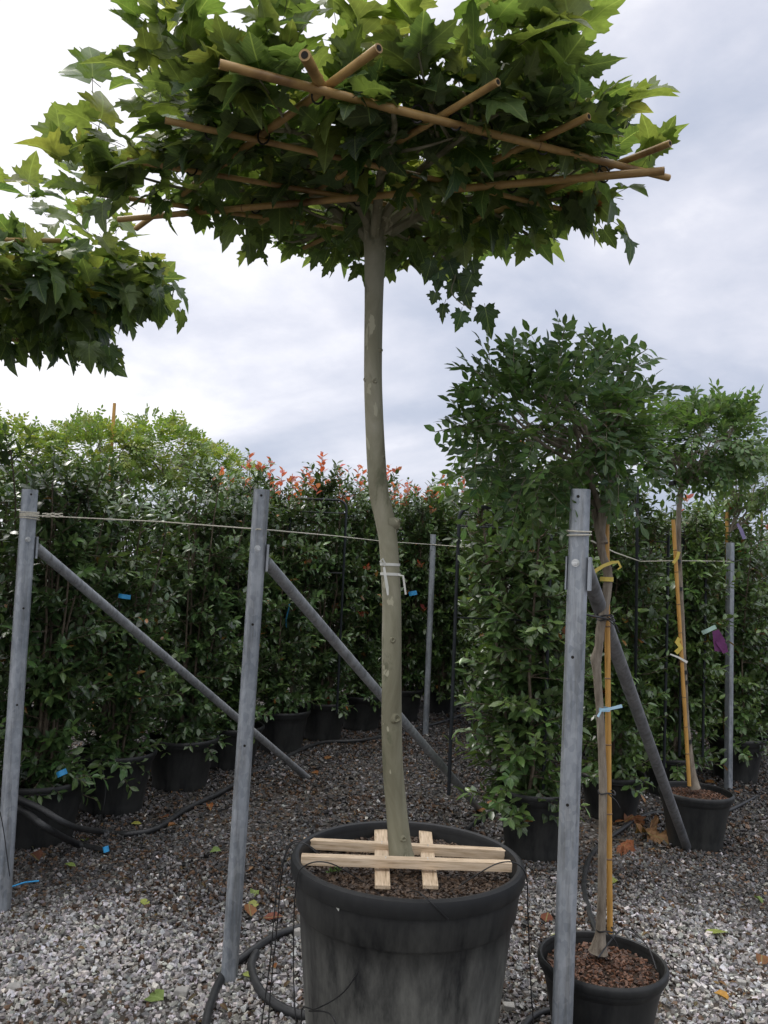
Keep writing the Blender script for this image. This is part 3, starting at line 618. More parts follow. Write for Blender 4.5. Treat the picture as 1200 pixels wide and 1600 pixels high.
def plane_crown(t, cx, cy, z0, z1, rx, ry, nbr, nleaf, tops=10, trunk_top=None, size=(.085, .15), rot=0, front=.8, under=.14, keep_off=False):
    L = Leaves(T_PLANE); br = MB(); pet = MB()
    tip = V3(trunk_top); twigs = []
    for i in range(nbr):
        a = 2*math.pi*i/nbr+rnd(-.15, .15); rr = rnd(.7, .85)
        end = V3((cx+math.cos(a)*rx*rr, cy+math.sin(a)*ry*rr, z0+rnd(.05, .30)*(z1-z0)+.02))
        mid = tip*.55+end*.45+V3((0, 0, rnd(.03, .10)))
        st = tip-V3((0, 0, rnd(0, .12)))
        P = [st, st*.75+mid*.25+V3((0, 0, .02)), mid, end*.6+mid*.4+rdir()*.03, end]
        br.tube(P, [.022, .018, .014, .010, .005], 8, smooth=4); twigs.append(P)
        for k in range(7):
            s = rnd(.25, .95); j = min(int(s*4), 3); f = s*4-j; p = P[j]*(1-f)+P[j+1]*f
            aa = a+random.choice((-1, 1))*rnd(.4, 1.1); e = p+V3((math.cos(aa), math.sin(aa), rnd(-.1, .5)))*rnd(.15, .32)
            Q = [p, (p+e)/2+rdir()*.02, e]; br.tube(Q, [.007, .005, .002], 6, smooth=2); twigs.append(Q)
    def lf(q, d, up_, sz, cl, pl=.05):
        b = q+unit(d)*pl*rnd(.6, 1.3); sz *= rnd(.8, 1.12)
        if keep_off and (blocked(b+unit(d)*sz*.45) or blocked(b)): return
        pet.tube([q, b], [.0014, .0011], 3, caps=False); L.add(b, d, up_, sz, cl, rnd(.72, 1.08))
    for Q in twigs:             # every twig ends in a tuft
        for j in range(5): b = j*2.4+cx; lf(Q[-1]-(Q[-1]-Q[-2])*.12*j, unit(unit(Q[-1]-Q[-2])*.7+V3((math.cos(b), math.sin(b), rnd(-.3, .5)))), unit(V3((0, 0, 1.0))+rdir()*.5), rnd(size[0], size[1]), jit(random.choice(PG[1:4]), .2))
    n = 0
    while n < nleaf:
        # a point in a flat, lumpy umbrella volume
        # a point in a flat, lumpy umbrella volume: squarish in plan like its pole grid, thin at the rim, its underside rising outwards
        u_, v_ = rnd(-1, 1), rnd(-1, 1); r = (abs(u_)**3+abs(v_)**3)**(1/3)
        if r > 1+.10*math.sin(5*math.atan2(v_, u_)+rot): continue
        a = math.atan2(v_, u_); x, y = cx+u_*rx*(1-.24*max(-v_, 0)), cy+v_*(ry if v_ > 0 else ry*front)
        zlo = z0+.02+(.30 if v_ > 0 else under)*r**2; zhi = z0+(z1-z0)*((1-.62*r**2.2)+.10*math.sin(4*x+rot)+.08*math.sin(5*y))+.10*max(v_, 0)
        zhi = max(zhi, zlo+.07); z = zlo+(zhi-zlo)*random.random()**.9; u = (z-z0)/(z1-z0)
        outw = V3((math.cos(a), math.sin(a), 0))
        d = unit(outw*rnd(.1, 1.0)+rdir()*.75+V3((0, 0, -.55+1.15*u))); nn = unit(V3((0, 0, 1.0))+rdir()*.65+outw*.25)
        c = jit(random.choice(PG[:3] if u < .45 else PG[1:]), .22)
        if random.random() < .010: c = jit((.20, .19, .055))
        if random.random() < .006: c = jit((.16, .06, .03))
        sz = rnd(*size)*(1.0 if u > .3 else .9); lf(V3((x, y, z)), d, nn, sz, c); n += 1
    for k in range(tops):       # shoots rising above the canopy
        a = rnd(0, 6.28); r = rnd(.1, .6); p = V3((cx+math.cos(a)*rx*r, cy+math.sin(a)*ry*r, z0+(z1-z0)*.6)); e = p+V3((math.cos(a)*.18, math.sin(a)*.18, rnd(.3, .55)*(z1-z0)/.6))
        br.tube([p, (p+e)/2+rdir()*.02, e], [.006, .004, .002], 6, smooth=2)
        for j in range(9):
            s = .3+.7*j/8; q = p*(1-s)+e*s; b = j*2.4; d = unit(V3((math.cos(b), math.sin(b), rnd(-.1, .9)))); lf(q, d, unit(V3((0, 0, 1.0))+rdir()*.5-d*.3), rnd(.09, .16)*(1.15-.5*s*.6), jit(random.choice(PG[2:]), .2))
    return L, br, pet, lf
def finish_crown(t, L, br, pet):
    br.build('branches', 'bark', t); pet.build('leaf_stalks', 'greentwig', t); L.build('crown', 'plane_leaf', t, curl=.42, fold=.36)

TY = 2.96
tb = at(626, 1330, TY)
pt = empty('plane_tree', (tb[0], tb[1], float(tb[2])), 'tall roof-trained plane tree with a slim curved olive trunk in the giant pot', 'tree', 'roof-trained plane trees')
path = [(628, 1340, 20), (625, 1322, 18), (620, 1270, 16.5), (614, 1200, 16), (612, 1130, 16), (612, 1060, 15.5), (612, 1000, 15.6), (612, 940, 15), (609, 880, 15), (606, 840, 15), (601, 810, 16), (592, 770, 15.5), (588, 720, 15.2), (585, 660, 14.8), (583, 600, 14.6), (583, 550, 14.6), (584, 480, 15), (585, 430, 16), (586, 390, 18), (586, 350, 21), (586, 320, 17), (586, 300, 12)]
tr = MB(); tr.tube([at(x, y, TY) for x, y, _ in path], [w_/FPX*TY*.98 for _, _, w_ in path], 28, smooth=5)
tr.build('trunk', 'bark', pt)
def knot(px, py, side, r, name='knot'):
    ys = [p_[1] for p_ in path][::-1]; ax_ = at(np.interp(py, ys, [p_[0] for p_ in path][::-1]), py, TY); R_ = np.interp(py, ys, [p_[2] for p_ in path][::-1])/FPX*TY*.98
    n_ = unit(V3(side)); q = MB(); u = unit(np.cross(n_, [0, 0, 1.0])); v = np.cross(n_, u); c = ax_+n_*(R_-.002); k_ = r/.014
    prof = [(r*1.7, -.010*k_), (r*1.3, .001*k_), (r, .008*k_), (r*.82, .013*k_), (r*.5, .011*k_), (r*.25, .006*k_), (0.001, .008*k_)]; vs = []
    for rr, z in prof:
        for k in range(14):
            a = 2*math.pi*k/14; w2 = 1+.12*math.sin(3*a+px); vs.append(c+n_*z+u*math.cos(a)*rr*w2+v*math.sin(a)*rr*w2)
    q.add(vs, [(i*14+k, i*14+(k+1) % 14, (i+1)*14+(k+1) % 14, (i+1)*14+k) for i in range(len(prof)-1) for k in range(14)]); q.build(name, 'bark', pt)
knot(612, 818, (1, -.25, 0), .019); knot(613, 1000, (.1, -1, .1), .009); knot(621, 1121, (.45, -1, .1), .014); knot(586, 598, (.2, -1, 0), .008); knot(594, 549, (.9, -.6, 0), .008); knot(575, 595, (-.9, -.5, 0), .007); knot(634, 1305, (.4, -1, 0), .009); knot(592, 715, (.9, -.6, 0), .006)
top = at(586, 345, TY)
CZ0, CZ1 = 2.915, 3.13
L, br, pet, lf = plane_crown(pt, -.03, 2.84, CZ0, CZ1, .84, .70, 12, 960, tops=0, under=.04, trunk_top=top, front=.88, size=(.070, .135), keep_off=True)
# leaves placed where single ones stand out against the sky: (px, py, depth, size)
for px, py, Y, n_ in [(262, 15, 2.25, 4), (255, 60, 2.25, 4), (318, 25, 2.3, 3), (325, 70, 2.3, 3), (300, 100, 2.35, 5), (440, 95, 2.3, 4), (570, 105, 2.4, 5), (620, 100, 2.4, 5), (760, 60, 2.3, 4), (830, 60, 2.3, 4), (780, 95, 2.35, 6), (270, 30, 2.25, 2), (215, 95, 2.3, 4), (160, 165, 2.45, 4), (130, 265, 2.75, 4), (170, 285, 2.8, 4), (395, 30, 2.2, 4), (440, 35, 2.25, 5), (740, 20, 2.2, 6), (800, 20, 2.25, 6), (855, 20, 2.25, 4), (900, 85, 2.3, 4), (935, 150, 2.35, 4), (965, 205, 2.45, 5), (990, 235, 2.6, 4), (960, 325, 2.7, 3), (600, 62, 2.3, 5), (650, 90, 2.3, 5), (700, 105, 2.3, 6), (475, 35, 2.3, 3), (550, 75, 2.4, 3), (535, 392, 3.1, 4), (622, 382, 3.05, 4), (560, 392, 3.15, 3), (500, 360, 3.1, 3), (400, 355, 3.0, 3), (345, 325, 3.0, 6), (390, 355, 3.0, 4), (760, 345, 2.95, 4), (700, 365, 2.95, 6), (820, 325, 2.9, 5), (500, 350, 3.0, 5), (910, 310, 2.8, 4), (290, 130, 2.4, 8), (250, 180, 2.5, 8), (820, 110, 2.3, 8), (850, 170, 2.4, 8), (740, 150, 2.35, 7), (330, 150, 2.4, 7), (230, 240, 2.6, 8), (150, 285, 2.75, 9), (185, 300, 2.8, 7), (240, 305, 2.85, 8), (210, 265, 2.7, 7), (200, 320, 2.8, 5), (910, 230, 2.5, 8)]:
    p0 = at(px, py, Y)
    for j in range(n_):
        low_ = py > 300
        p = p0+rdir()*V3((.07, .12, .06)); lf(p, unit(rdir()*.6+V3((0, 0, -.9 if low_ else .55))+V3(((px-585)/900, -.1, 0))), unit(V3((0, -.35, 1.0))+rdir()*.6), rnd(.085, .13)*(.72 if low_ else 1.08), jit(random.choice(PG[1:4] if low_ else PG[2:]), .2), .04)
# the hanging spray under the right side
hs = [at(690, 400, 2.95), at(712, 425, 2.93), at(705, 455, 2.92), at(722, 475, 2.9), at(740, 480, 2.9)]
br.tube(hs, [.004, .003, .0025, .002, .0015], 5, smooth=3)
for px, py, sz in [(685, 425, .07), (715, 430, .08), (740, 430, .08), (682, 460, .06), (697, 475, .065), (708, 445, .06), (722, 455, .07), (722, 488, .075), (757, 482, .105), (700, 412, .08), (735, 410, .08), (675, 408, .08), (690, 440, .05)]:
    lf(at(px, py-8, 2.92+rnd(-.04, .04)), unit(V3((rnd(-.4, .4), rnd(-.2, .1), -1))), unit(V3((rnd(-.5, .5), -1, .3))), sz*.85, jit(PG[0], .25), .02)
finish_crown(pt, L, br, pet)
# white tape round the trunk
tp = MB()
for py, zj in ((882, .004), (897, .006)):
    c = at(609.5 if py == 882 else 610, py, TY); tp.ribbon([c+V3((math.cos(a)*.0365, math.sin(a)*.0365, zj*math.sin(a*1.0+py))) for a in np.linspace(0, 6.4, 28)], .009, (0, 0, 1.0) if False else (0.01, -.02, 0), .001) if False else tp.lathe(c, [(.0345, -.005), (.0362, -.005), (.0362, .005), (.0345, .005)], 28)
Yf = TY-.042
tp.ribbon([at(603, 882, Yf), at(598, 873, Yf-.01), at(594, 877, Yf-.01), at(602, 884, Yf)], .006, (0, -1, 0))
tp.ribbon([at(600, 886, Yf), at(602, 900, Yf-.003), at(605, 918, Yf-.004), at(606, 930, Yf-.005)], [.008, .010, .011, .006], (0, -1, 0))
tp.ribbon([at(622, 898, Yf+.02), at(630, 900, Yf+.01), at(632, 915, Yf+.01), at(634, 929, Yf+.01)], [.006, .007, .007, .006], (0.2, -1, 0))
tp.build('white_tie', 'white_tape', pt)

# second plane tree, its crown entering at the left
lt = V3((-2.42, 4.05, 0))
p2 = empty('plane_tree', (lt[0], lt[1], .6), 'roof-trained plane tree beyond the left edge, only its leafy crown reaching in', 'tree', 'roof-trained plane trees')
q = MB(); q.tube([lt+V3((0, 0, .55)), lt+V3((.02, 0, 1.4)), lt+V3((-.02, 0, 2.1)), lt+V3((0, 0, 2.9))], [.04, .035, .033, .04], 20, smooth=4); q.build('trunk', 'bark', p2)
L, br, pet, lf = plane_crown(p2, lt[0]+.0, lt[1]-.05, 2.74, 3.20, 1.20, .82, 10, 1150, tops=3, trunk_top=lt+V3((0, 0, 2.85)), rot=1.3)
for px, py, Y, n_ in [(15, 300, 3.6, 8), (90, 325, 3.7, 8), (150, 350, 3.8, 10), (200, 400, 3.9, 12), (235, 440, 3.9, 10), (255, 460, 3.9, 5), (200, 465, 3.9, 6), (150, 530, 3.95, 6), (130, 545, 3.95, 5), (60, 500, 4.0, 10), (110, 500, 4.0, 10), (20, 505, 4.0, 8), (170, 440, 3.9, 10)]:
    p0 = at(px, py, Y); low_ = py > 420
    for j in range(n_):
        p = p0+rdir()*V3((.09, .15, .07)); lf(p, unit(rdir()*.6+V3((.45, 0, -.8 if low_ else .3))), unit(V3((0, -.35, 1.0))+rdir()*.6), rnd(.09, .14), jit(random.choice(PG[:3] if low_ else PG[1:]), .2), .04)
finish_crown(p2, L, br, pet)
make_pot((lt[0], lt[1], 0), .36, .62, 'large black pot of the neighbouring plane tree beyond the left edge', big=True, clean=False, taper=.86, soil_drop=.07)

# ---------------------------------------------------------------- bamboo frames
def cane(parent, a, b, r, name='pole'):
    a, b = V3(a), V3(b); L_ = np.linalg.norm(b-a); d = (b-a)/L_; n = max(2, int(L_/.23)); P = []; R = []
    nodes = []
    for i in range(n+1):
        s = (i+rnd(-.15, .15) if 0 < i < n else i)/n
        if 0 < i < n:
            for ds, k in ((-.010, 1.0), (-.003, 1.13), (.003, 1.13), (.010, .99)): P.append(a+d*(s*L_+ds)); R.append(r*k*(1.08-.16*s))
        else: P.append(a+d*s*L_); R.append(r*(1.08-.16*s))
    bow = unit(np.cross(d, [0, 0, 1.0]))*rnd(-.01, .01)
    P = [p+bow*math.sin(math.pi*np.linalg.norm(p-a)/L_) for p in P]
    q = MB(); q.tube(P, R, 14); o = q.build(name, 'bamboo', parent)
    def sub(nm, pts, rr, mt, sg=12):
        e = MB(); e.tube(pts, rr, sg); me = e.build(nm, mt, None); me.parent = o; me.data.transform(Matrix.Translation(-Vector(parent.location)))
    for c, dd, rr in ((a, -d, r*1.08), (b, d, r*.92)): sub('cut_end', [c+dd*.0002, c+dd*.0012], rr*.62, 'bore_shade')  # dark disc on the solid end imitates the shaded hollow
    for i in range(4, len(P)-2, 4):
        c = (P[i-2]+P[i-1])/2; sub('node', [c-d*.0035, c, c+d*.0035], [r*1.06, r*1.17, r*1.06], 'node')
    return o
bf = empty('bamboo_lattice', (float(top[0]), float(top[1]), 2.9), 'bamboo pole grid lashed across the crown of the central plane tree', 'frame', 'bamboo training frames')
for a_, b_, r_ in POLES: cane(bf, a_, b_, r_*.88)
tie = MB()
for px, py, z in [(497, 148, Z), (712, 190, Z), (848, 228, Z), (945, 258, Z), (943, 272, Z-.02), (412, 212, Z), (652, 178, Z), (330, 205, Z), (560, 262, Z), (300, 262, Z), (760, 203, Z), (800, 288, Z-.02), (560, 310, Z-.02), (400, 322, Z-.02)]:
    tie = MB(); c = zz2(px, py, z+.01); tie.tube([c+V3((math.cos(a)*.018, .006*math.sin(a), math.sin(a)*.030)) for a in np.linspace(0, 6.28, 14)], .0032, 5, caps=False); tie.build('lashing', 'wire', bf)
tie = MB(); c = zz2(945, 258, Z+.02); tie.tube([c, c+V3((-.01, 0, .04)), c+V3((.04, 0, .03))], .003, 5, smooth=3)
tie.build('lashing', 'wire', bf)
bf2 = empty('bamboo_lattice', (lt[0], lt[1], 2.9), 'bamboo pole grid in the crown reaching in from the left edge', 'frame', 'bamboo training frames')
cane(bf2, at(-420, 372, 3.3), at(95, 376, 3.75), .012); cane(bf2, at(172, 490, 4.0), at(-300, 430, 4.3), .011); cane(bf2, at(44, 533, 4.5), at(-250, 500, 4.6), .011)

# ---------------------------------------------------------------- battens in the big pot
def batten(p0, p1, w_, h, z, label, nails=()):
    a, b = zz2(*p0, z), zz2(*p1, z); d = unit(b-a); s = np.cross([0, 0, 1.0], d); q = MB()
    q.box((a+b)/2-V3((0, 0, h/2)), np.linalg.norm(b-a), w_, h, np.array([d, s, V3((0, 0, 1.0))]))
    me = q.build('wooden_batten', 'wood', smooth=False, origin=tuple((a+b)/2-V3((0, 0, h)))); tag(me, label, 'wooden batten', 'battens wedging the root ball in the giant pot')
    # align object axes to the grain
    ang = math.atan2(d[1], d[0]); me.data.transform(Matrix.Rotation(-ang, 4, 'Z')); me.rotation_euler = (0, 0, ang)
    bv = me.modifiers.new('bevel', 'BEVEL'); bv.width = .0025; bv.segments = 2
    if nails:
        L0 = np.linalg.norm(b-a)
        for u_ in nails:
            for dv in (-.008, .007):
                k = MB(); k.tube([(u_*L0, dv+rnd(-.002, .002), h-.001), (u_*L0, dv, h+.0008)], .0024, 8); o_ = k.build('nail', 'bolt'); o_.parent = me
zs = BH-.085
batten((471, 1335), (799, 1346), .034, .031, BH+.018, 'pale wooden batten crossing in front of the plane trunk foot', (-.10, .10))
batten((474, 1310), (794, 1327), .032, .034, BH-.004, 'pale wooden batten crossing behind the plane trunk foot', (-.115, .11))
batten((595, 1293), (598, 1383), .050, .014, BH-.024, 'flat wooden board under the cross battens, left of the trunk foot')
batten((664, 1292), (673, 1383), .050, .014, BH-.024, 'flat wooden board under the cross battens, right of the trunk foot')

# ---------------------------------------------------------------- wisteria-like standards
def pinnate_crown(t, c, rx, ry, rz_, n, greens, leaflet=(.032, .054), nb=9, base=None, m='wist_leaf', lumps=None):
    L = Leaves(T_OVAL); br = MB(); c = V3(c); base = V3(base)
    for i in range(nb):
        a = 2*math.pi*i/nb+rnd(-.3, .3); e = c+V3((math.cos(a)*rx*rnd(.5, .9), math.sin(a)*ry*rnd(.5, .9), rz_*rnd(-.3, .75)))
        mid = (base+e)/2+rdir()*.05; br.tube([base, mid, e], [.010, .007, .003], 7, smooth=4)
        for k in range(3):
            s = rnd(.4, .9); p = base*(1-s)+e*s; br.tube([p, p+rdir()*.05+(e-p)*.5, p+rdir()*.13+V3((0, 0, .03))], [.004, .003, .0015], 5)
    for k in range(n):
        v = rdir(); r = rnd(.35, 1.0)**.5; lump = 1+.16*math.sin(4*v[0]+3*v[2]*2+c[0])+.12*math.sin(7*v[1]+5*v[0])
        p = c+v*V3((rx, ry, rz_))*r*lump*.86
        d = unit(v*.7+rdir()*.7+V3((0, 0, .1+.4*max(v[2], 0)))); ln = rnd(.13, .21)
        nn = unit(V3((0, -.3, .9))+rdir()*.7); s_ = unit(np.cross(d, nn)); nn = np.cross(s_, d); g = random.choice(greens); droop = rnd(-.1, .45)
        P = [p+d*ln*s-V3((0, 0, droop*ln*s*s)) for s in (0, .5, 1)]; br.tube(P, [.0013, .001, .0008], 3, caps=False)
        m_ = 5
        for j in range(m_):
            s = .22+.70*j/(m_-1); q = p+d*ln*s-V3((0, 0, droop*ln*s*s))
            for sg in (-1, 1): L.add(q, unit(s_*sg+d*.55+V3((0, 0, rnd(-.3, .2)))), unit(nn+rdir()*.45), rnd(*leaflet), jit(g, .25), rnd(1.0, 1.45))
        L.add(P[2], unit(d-V3((0, 0, droop))), nn, rnd(*leaflet)*1.1, jit(g, .2), 1.0)
    br.build('branches', 'wbark', t); L.build('crown', m, t, curl=.2, fold=.25)
WG = [(.040, .085, .030), (.050, .105, .034), (.065, .130, .038), (.080, .150, .042)]
WY = 3.03
wb = at(936, 1482, WY)
wt = empty('standard_tree', wb, 'small grafted tree with knobbly grey stem in the lower right pot', 'tree', 'small staked standard trees')
wp = [(934, 1488, 17), (937, 1476, 13), (939, 1455, 8.5), (940, 1400, 7.5), (941, 1340, 7.5), (941, 1280, 7), (941, 1220, 7.3), (940, 1160, 7), (937, 1100, 7), (933, 1050, 7.5), (931, 1030, 10), (935, 1010, 7.5), (937, 985, 8), (945, 950, 8), (950, 915, 8), (948, 890, 8.5), (942, 870, 7), (938, 845, 7.5), (942, 800, 8), (950, 750, 8.5), (955, 700, 8), (957, 650, 7)]
tr = MB(); tr.tube([at(x+rnd(-1, 1), y, WY) for x, y, _ in wp], [w_/FPX*WY*.86 for *_, w_ in wp], 16, smooth=4, wob=.05)
tr.tube([at(942, 850, WY), at(930, 800, WY+.03), at(925, 760, WY+.05)], [.02, .016, .01], 12, smooth=3)
tr.tube([at(950, 780, WY), at(975, 700, WY), at(985, 665, WY-.05), at(960, 645, WY-.1), at(935, 635, WY-.12)], [.013, .011, .011, .007, .004], 10, smooth=3)
tr.tube([at(940, 800, WY), at(905, 700, WY-.05), at(893, 640, WY-.15), at(875, 605, WY-.2)], [.011, .009, .007, .004], 10, smooth=3)
tr.build('trunk', 'wbark', wt)
pinnate_crown(wt, at(855, 668, WY), .335, .35, .255, 290, WG, base=at(945, 740, WY))
ex = at(940, 625, WY)
L2t = wt
pinnate_crown(wt, at(928, 674, WY+.05), .18, .30, .25, 130, WG, base=at(950, 740, WY), nb=5)
# loose leading sprays
L = Leaves(T_OVAL); br = MB()
for P_ in ([(770, 650), (720, 665), (680, 675)], [(850, 580), (870, 540), (885, 512)], [(940, 580), (930, 540), (915, 520)], [(960, 600), (985, 565), (1012, 545)], [(800, 600), (760, 600), (735, 610)], [(980, 640), (1000, 610), (1010, 590)], [(800, 590), (790, 555), (775, 545)]):
    P3 = [at(x, y, WY-.12+rnd(-.05, .05)) for x, y in P_]; br.tube(P3, [.003, .002, .0015], 5, smooth=3)
    for j in range(16):
        s = j/15; q = P3[0]*(1-s)**2+2*P3[1]*s*(1-s)+P3[2]*s*s; d = unit(P3[2]-P3[0]); sg = (-1)**j
        L.add(q, unit(d*.5+np.cross(d, [0, 1.0, 0])*sg+rdir()*.3), unit(V3((0, -.6, .8))+rdir()*.4), rnd(.035, .055), jit(WG[3], .2), 1.2)
br.build('sprays', 'greentwig', wt); L.build('spray_leaves', 'wist_leaf', wt)
def ribbon_obj(name, pts, wid, m, label=None, cat=None, parent=None, nrm_=(0, -1, .1), group=None):
    q = MB(); q.ribbon(pts, wid, nrm_); o = q.build(name, m, parent, smooth=True); 
    if label: tag(o, label, cat, group)
    return o
q = MB(); c = at(948, 905, WY)
q.lathe(c, [(.021, -.008), (.024, -.008), (.024, .008), (.021, .008)], 20)
q.ribbon([at(921, 905, WY-.05), at(930, 892, WY-.05), at(943, 884, WY-.045), at(956, 879, WY-.04), at(966, 878, WY-.05), at(970, 886, WY-.05), at(965, 890, WY-.05)], [.010, .014, .012, .012, .010, .008, .004], (0, -1, .2)); q.build('yellow_tie', 'yellow_tape', wt)
q = MB(); q.lathe(at(943, 1108, WY), [(.021, -.006), (.0235, -.006), (.0235, .006), (.021, .006)], 20)
q.ribbon([at(934, 1120, WY-.05), at(940, 1109, WY-.04), at(955, 1107, WY-.045), at(972, 1103, WY-.05)], [.009, .006, .010, .012], (0, -1, .2)); q.build('pale_blue_tie', 'blue_tape', wt)
for px, py in ((945, 962), (948, 1238), (945, 1452), (947, 968)):
    q = MB(); c = at(px, py, WY); q.tube([c+V3((math.cos(a)*.030, math.sin(a)*.026, .004*math.sin(3*a))) for a in np.linspace(0, 6.28, 16)], .003, 5, caps=False)
    q.tube([c+V3((.0, -.026, 0)), c+V3((.025, -.03, -.02)), c+V3((.04, -.03, -.045))], .0022, 5, smooth=3); q.build('black_tie', 'wire', wt)
q = MB(); q.tube([at(890, 945, 2.82), at(915, 960, 2.9), at(945, 966, WY-.02)], .004, 6, smooth=3)
q.build('black_tie', 'wire', wt)

def stake(a, b, r, label, n=9, m='stake', group='bamboo stakes'):
    a, b = V3(a), V3(b); t = empty('bamboo_stake', a, label, 'stake', group); P = [a+(b-a)*i/20 for i in range(21)]
    q = MB(); q.tube(P, [r*(1+.05*math.sin(i*2.1)) for i in range(21)], 10); q.build('cane', m, t)
    d = unit(b-a); L_ = np.linalg.norm(b-a)
    for i in range(1, n): c = a+d*L_*(i+rnd(-.2, .2))/n; q = MB(); q.tube([c-d*.003, c, c+d*.003], [r*1.0, r*1.22, r*1.0], 10); q.build('node', 'node', t)
    return t
stake(at(953, 1458, WY+.02), at(946, 610, WY+.045), .0105, 'bright yellow cane tied to the knobbly grey stem, lower right')
# the second one, in the pot behind the brace
Y2 = 5.33
w2 = empty('standard_tree', at(1083, 1230, Y2), 'small standard tree on a long orange cane behind the right post', 'tree', 'small staked standard trees')
tr = MB(); tr.tube([at(x, y, Y2+.02) for x, y in [(1086, 1232), (1080, 1200), (1073, 1130), (1069, 1050), (1065, 950), (1060, 850), (1062, 780), (1068, 755), (1080, 720)]], [.035, .024, .018, .017, .016, .017, .018, .022, .015], 12, smooth=3, wob=.05)
for e_ in [(1045, 690), (1110, 690), (1150, 660)]: tr.tube([at(1068, 755, Y2), at((1068+e_[0])/2, 735, Y2), at(*e_, Y2)], [.014, .010, .006], 8, smooth=3)
tr.build('trunk', 'wbark', w2)
pinnate_crown(w2, at(1094, 688, Y2), .40, .38, .21, 400, [(.055, .11, .036), (.07, .14, .042), (.09, .165, .05)], base=at(1072, 745, Y2), leaflet=(.035, .058))
for py in (755, 877, 920, 1050, 1066, 1158):
    s = (1228-py)/(1228-812); c = at(1077-25*s+2, py, Y2); q = MB(); q.lathe(c, [(.018, -.012), (.024, -.012), (.024, .012), (.018, .012)], 12); q.build('black_tie', 'wire', w2)
q = MB(); Yq = Y2-.05
q.ribbon([at(1056, 1020, Yq), at(1064, 1012, Yq), at(1058, 1003, Yq), at(1062, 997, Yq)], .030, (0, -1, 0)); q.build('yellow_tie', 'yellow_tape', w2); q = MB(); q.ribbon([at(1052, 880, Yq), at(1058, 872, Yq), at(1061, 862, Yq)], .02, (0, -1, 0)); q.build('yellow_tie', 'yellow_tape', w2)
ribbon_obj('white_tie', [at(1047, 1022, Yq), at(1060, 1027, Yq), at(1074, 1035, Yq)], [.008, .012, .016], 'white_tape', parent=w2)
stake(at(1077, 1228, Y2-.03), at(1052, 812, Y2-.03), .0125, 'orange bamboo cane with black ties, standing in the pot behind the brace')
# third, pale foliage at the right edge
Y3 = 7.25
w3 = empty('standard_tree', at(1150, 1150, Y3), 'pale-leaved small tree with bare forked branches at the right edge', 'tree', 'small staked standard trees')
tr = MB(); tr.tube([at(x, y, Y3) for x, y in [(1146, 1150), (1145, 1000), (1142, 900), (1138, 830)]], [.025, .018, .016, .015], 10, smooth=3)
for e_ in [(1110, 770), (1130, 740), (1165, 790), (1185, 740), (1215, 760), (1150, 720)]: tr.tube([at(1138, 832, Y3), at((1138+e_[0])/2+5, 800, Y3), at(*e_, Y3)], [.012, .009, .004], 8, smooth=3)
tr.build('trunk', 'wbark', w3)
pinnate_crown(w3, at(1185, 750, Y3), .42, .4, .20, 260, [(.10, .17, .06), (.13, .20, .075), (.15, .22, .08)], base=at(1150, 800, Y3), leaflet=(.035, .06))
ribbon_obj('lilac_ribbon', [at(1152, 818, Y3-.05), at(1158, 828, Y3-.05), at(1163, 842, Y3-.05)], [.02, .035, .03], 'lilac', parent=w3)
stake(at(1133, 1150, Y3-.05), at(1136, 800, Y3-.05), .013, 'thin cane rising behind the far right steel post')
# edge plant with small tan leaves, and its cane
EC = at(1205, 1083, 8.9)
es = make_shrub(2.25, .7, 6, 150, [(.10, .10, .05), (.12, .13, .05), (.08, .10, .045)], red=.25, leaf=(.035, .055), seed=9, low=.3)
es.location = (EC[0], EC[1], 0); tag(es, 'thin rusty-leaved shrub at the right edge behind its cane', 'shrub', 'hedge shrubs in pots')
stake(at(1193, 1083, 8.7), at(1190, 800, 8.7), .014, 'weathered cane at the right edge, furthest back', m='node')

# light green trees behind the left hedge
YG = [(.14, .22, .04), (.19, .28, .06), (.24, .29, .06), (.13, .21, .05)]
for k, (px, py, Y, rx, rz_, n, lab) in enumerate([(150, 712, 8.3, .62, .36, 520, 'pale yellow-green tree top rising over the left hedge beside the cane'), (258, 708, 8.7, .55, .36, 420, 'pale green rounded tree top over the left hedge, right of the cane'), (15, 715, 7.8, .45, .30, 300, 'pale green tree top over the hedge at the left edge'), (330, 735, 9.3, .5, .26, 300, 'low pale green tree top beside the red hedge shoots')]):
    c = at(px, py, Y); t = empty('standard_tree', (c[0], c[1], 0), lab, 'tree', 'pale trees behind the left hedge')
    q = MB(); q.tube([(c[0], c[1], 0), (c[0]+.02, c[1], 1.2), (c[0], c[1], c[2]-.2)], [.03, .025, .02], 10, smooth=3); q.build('trunk', 'wbark', t)
    pinnate_crown(t, c, rx, rx, rz_, n, YG, base=(c[0], c[1], c[2]-.25), leaflet=(.035, .055))
a_ = at(179, 630, 8.1); stake((a_[0], a_[1], 0), a_, .017, 'orange cane sticking up above the left hedge')

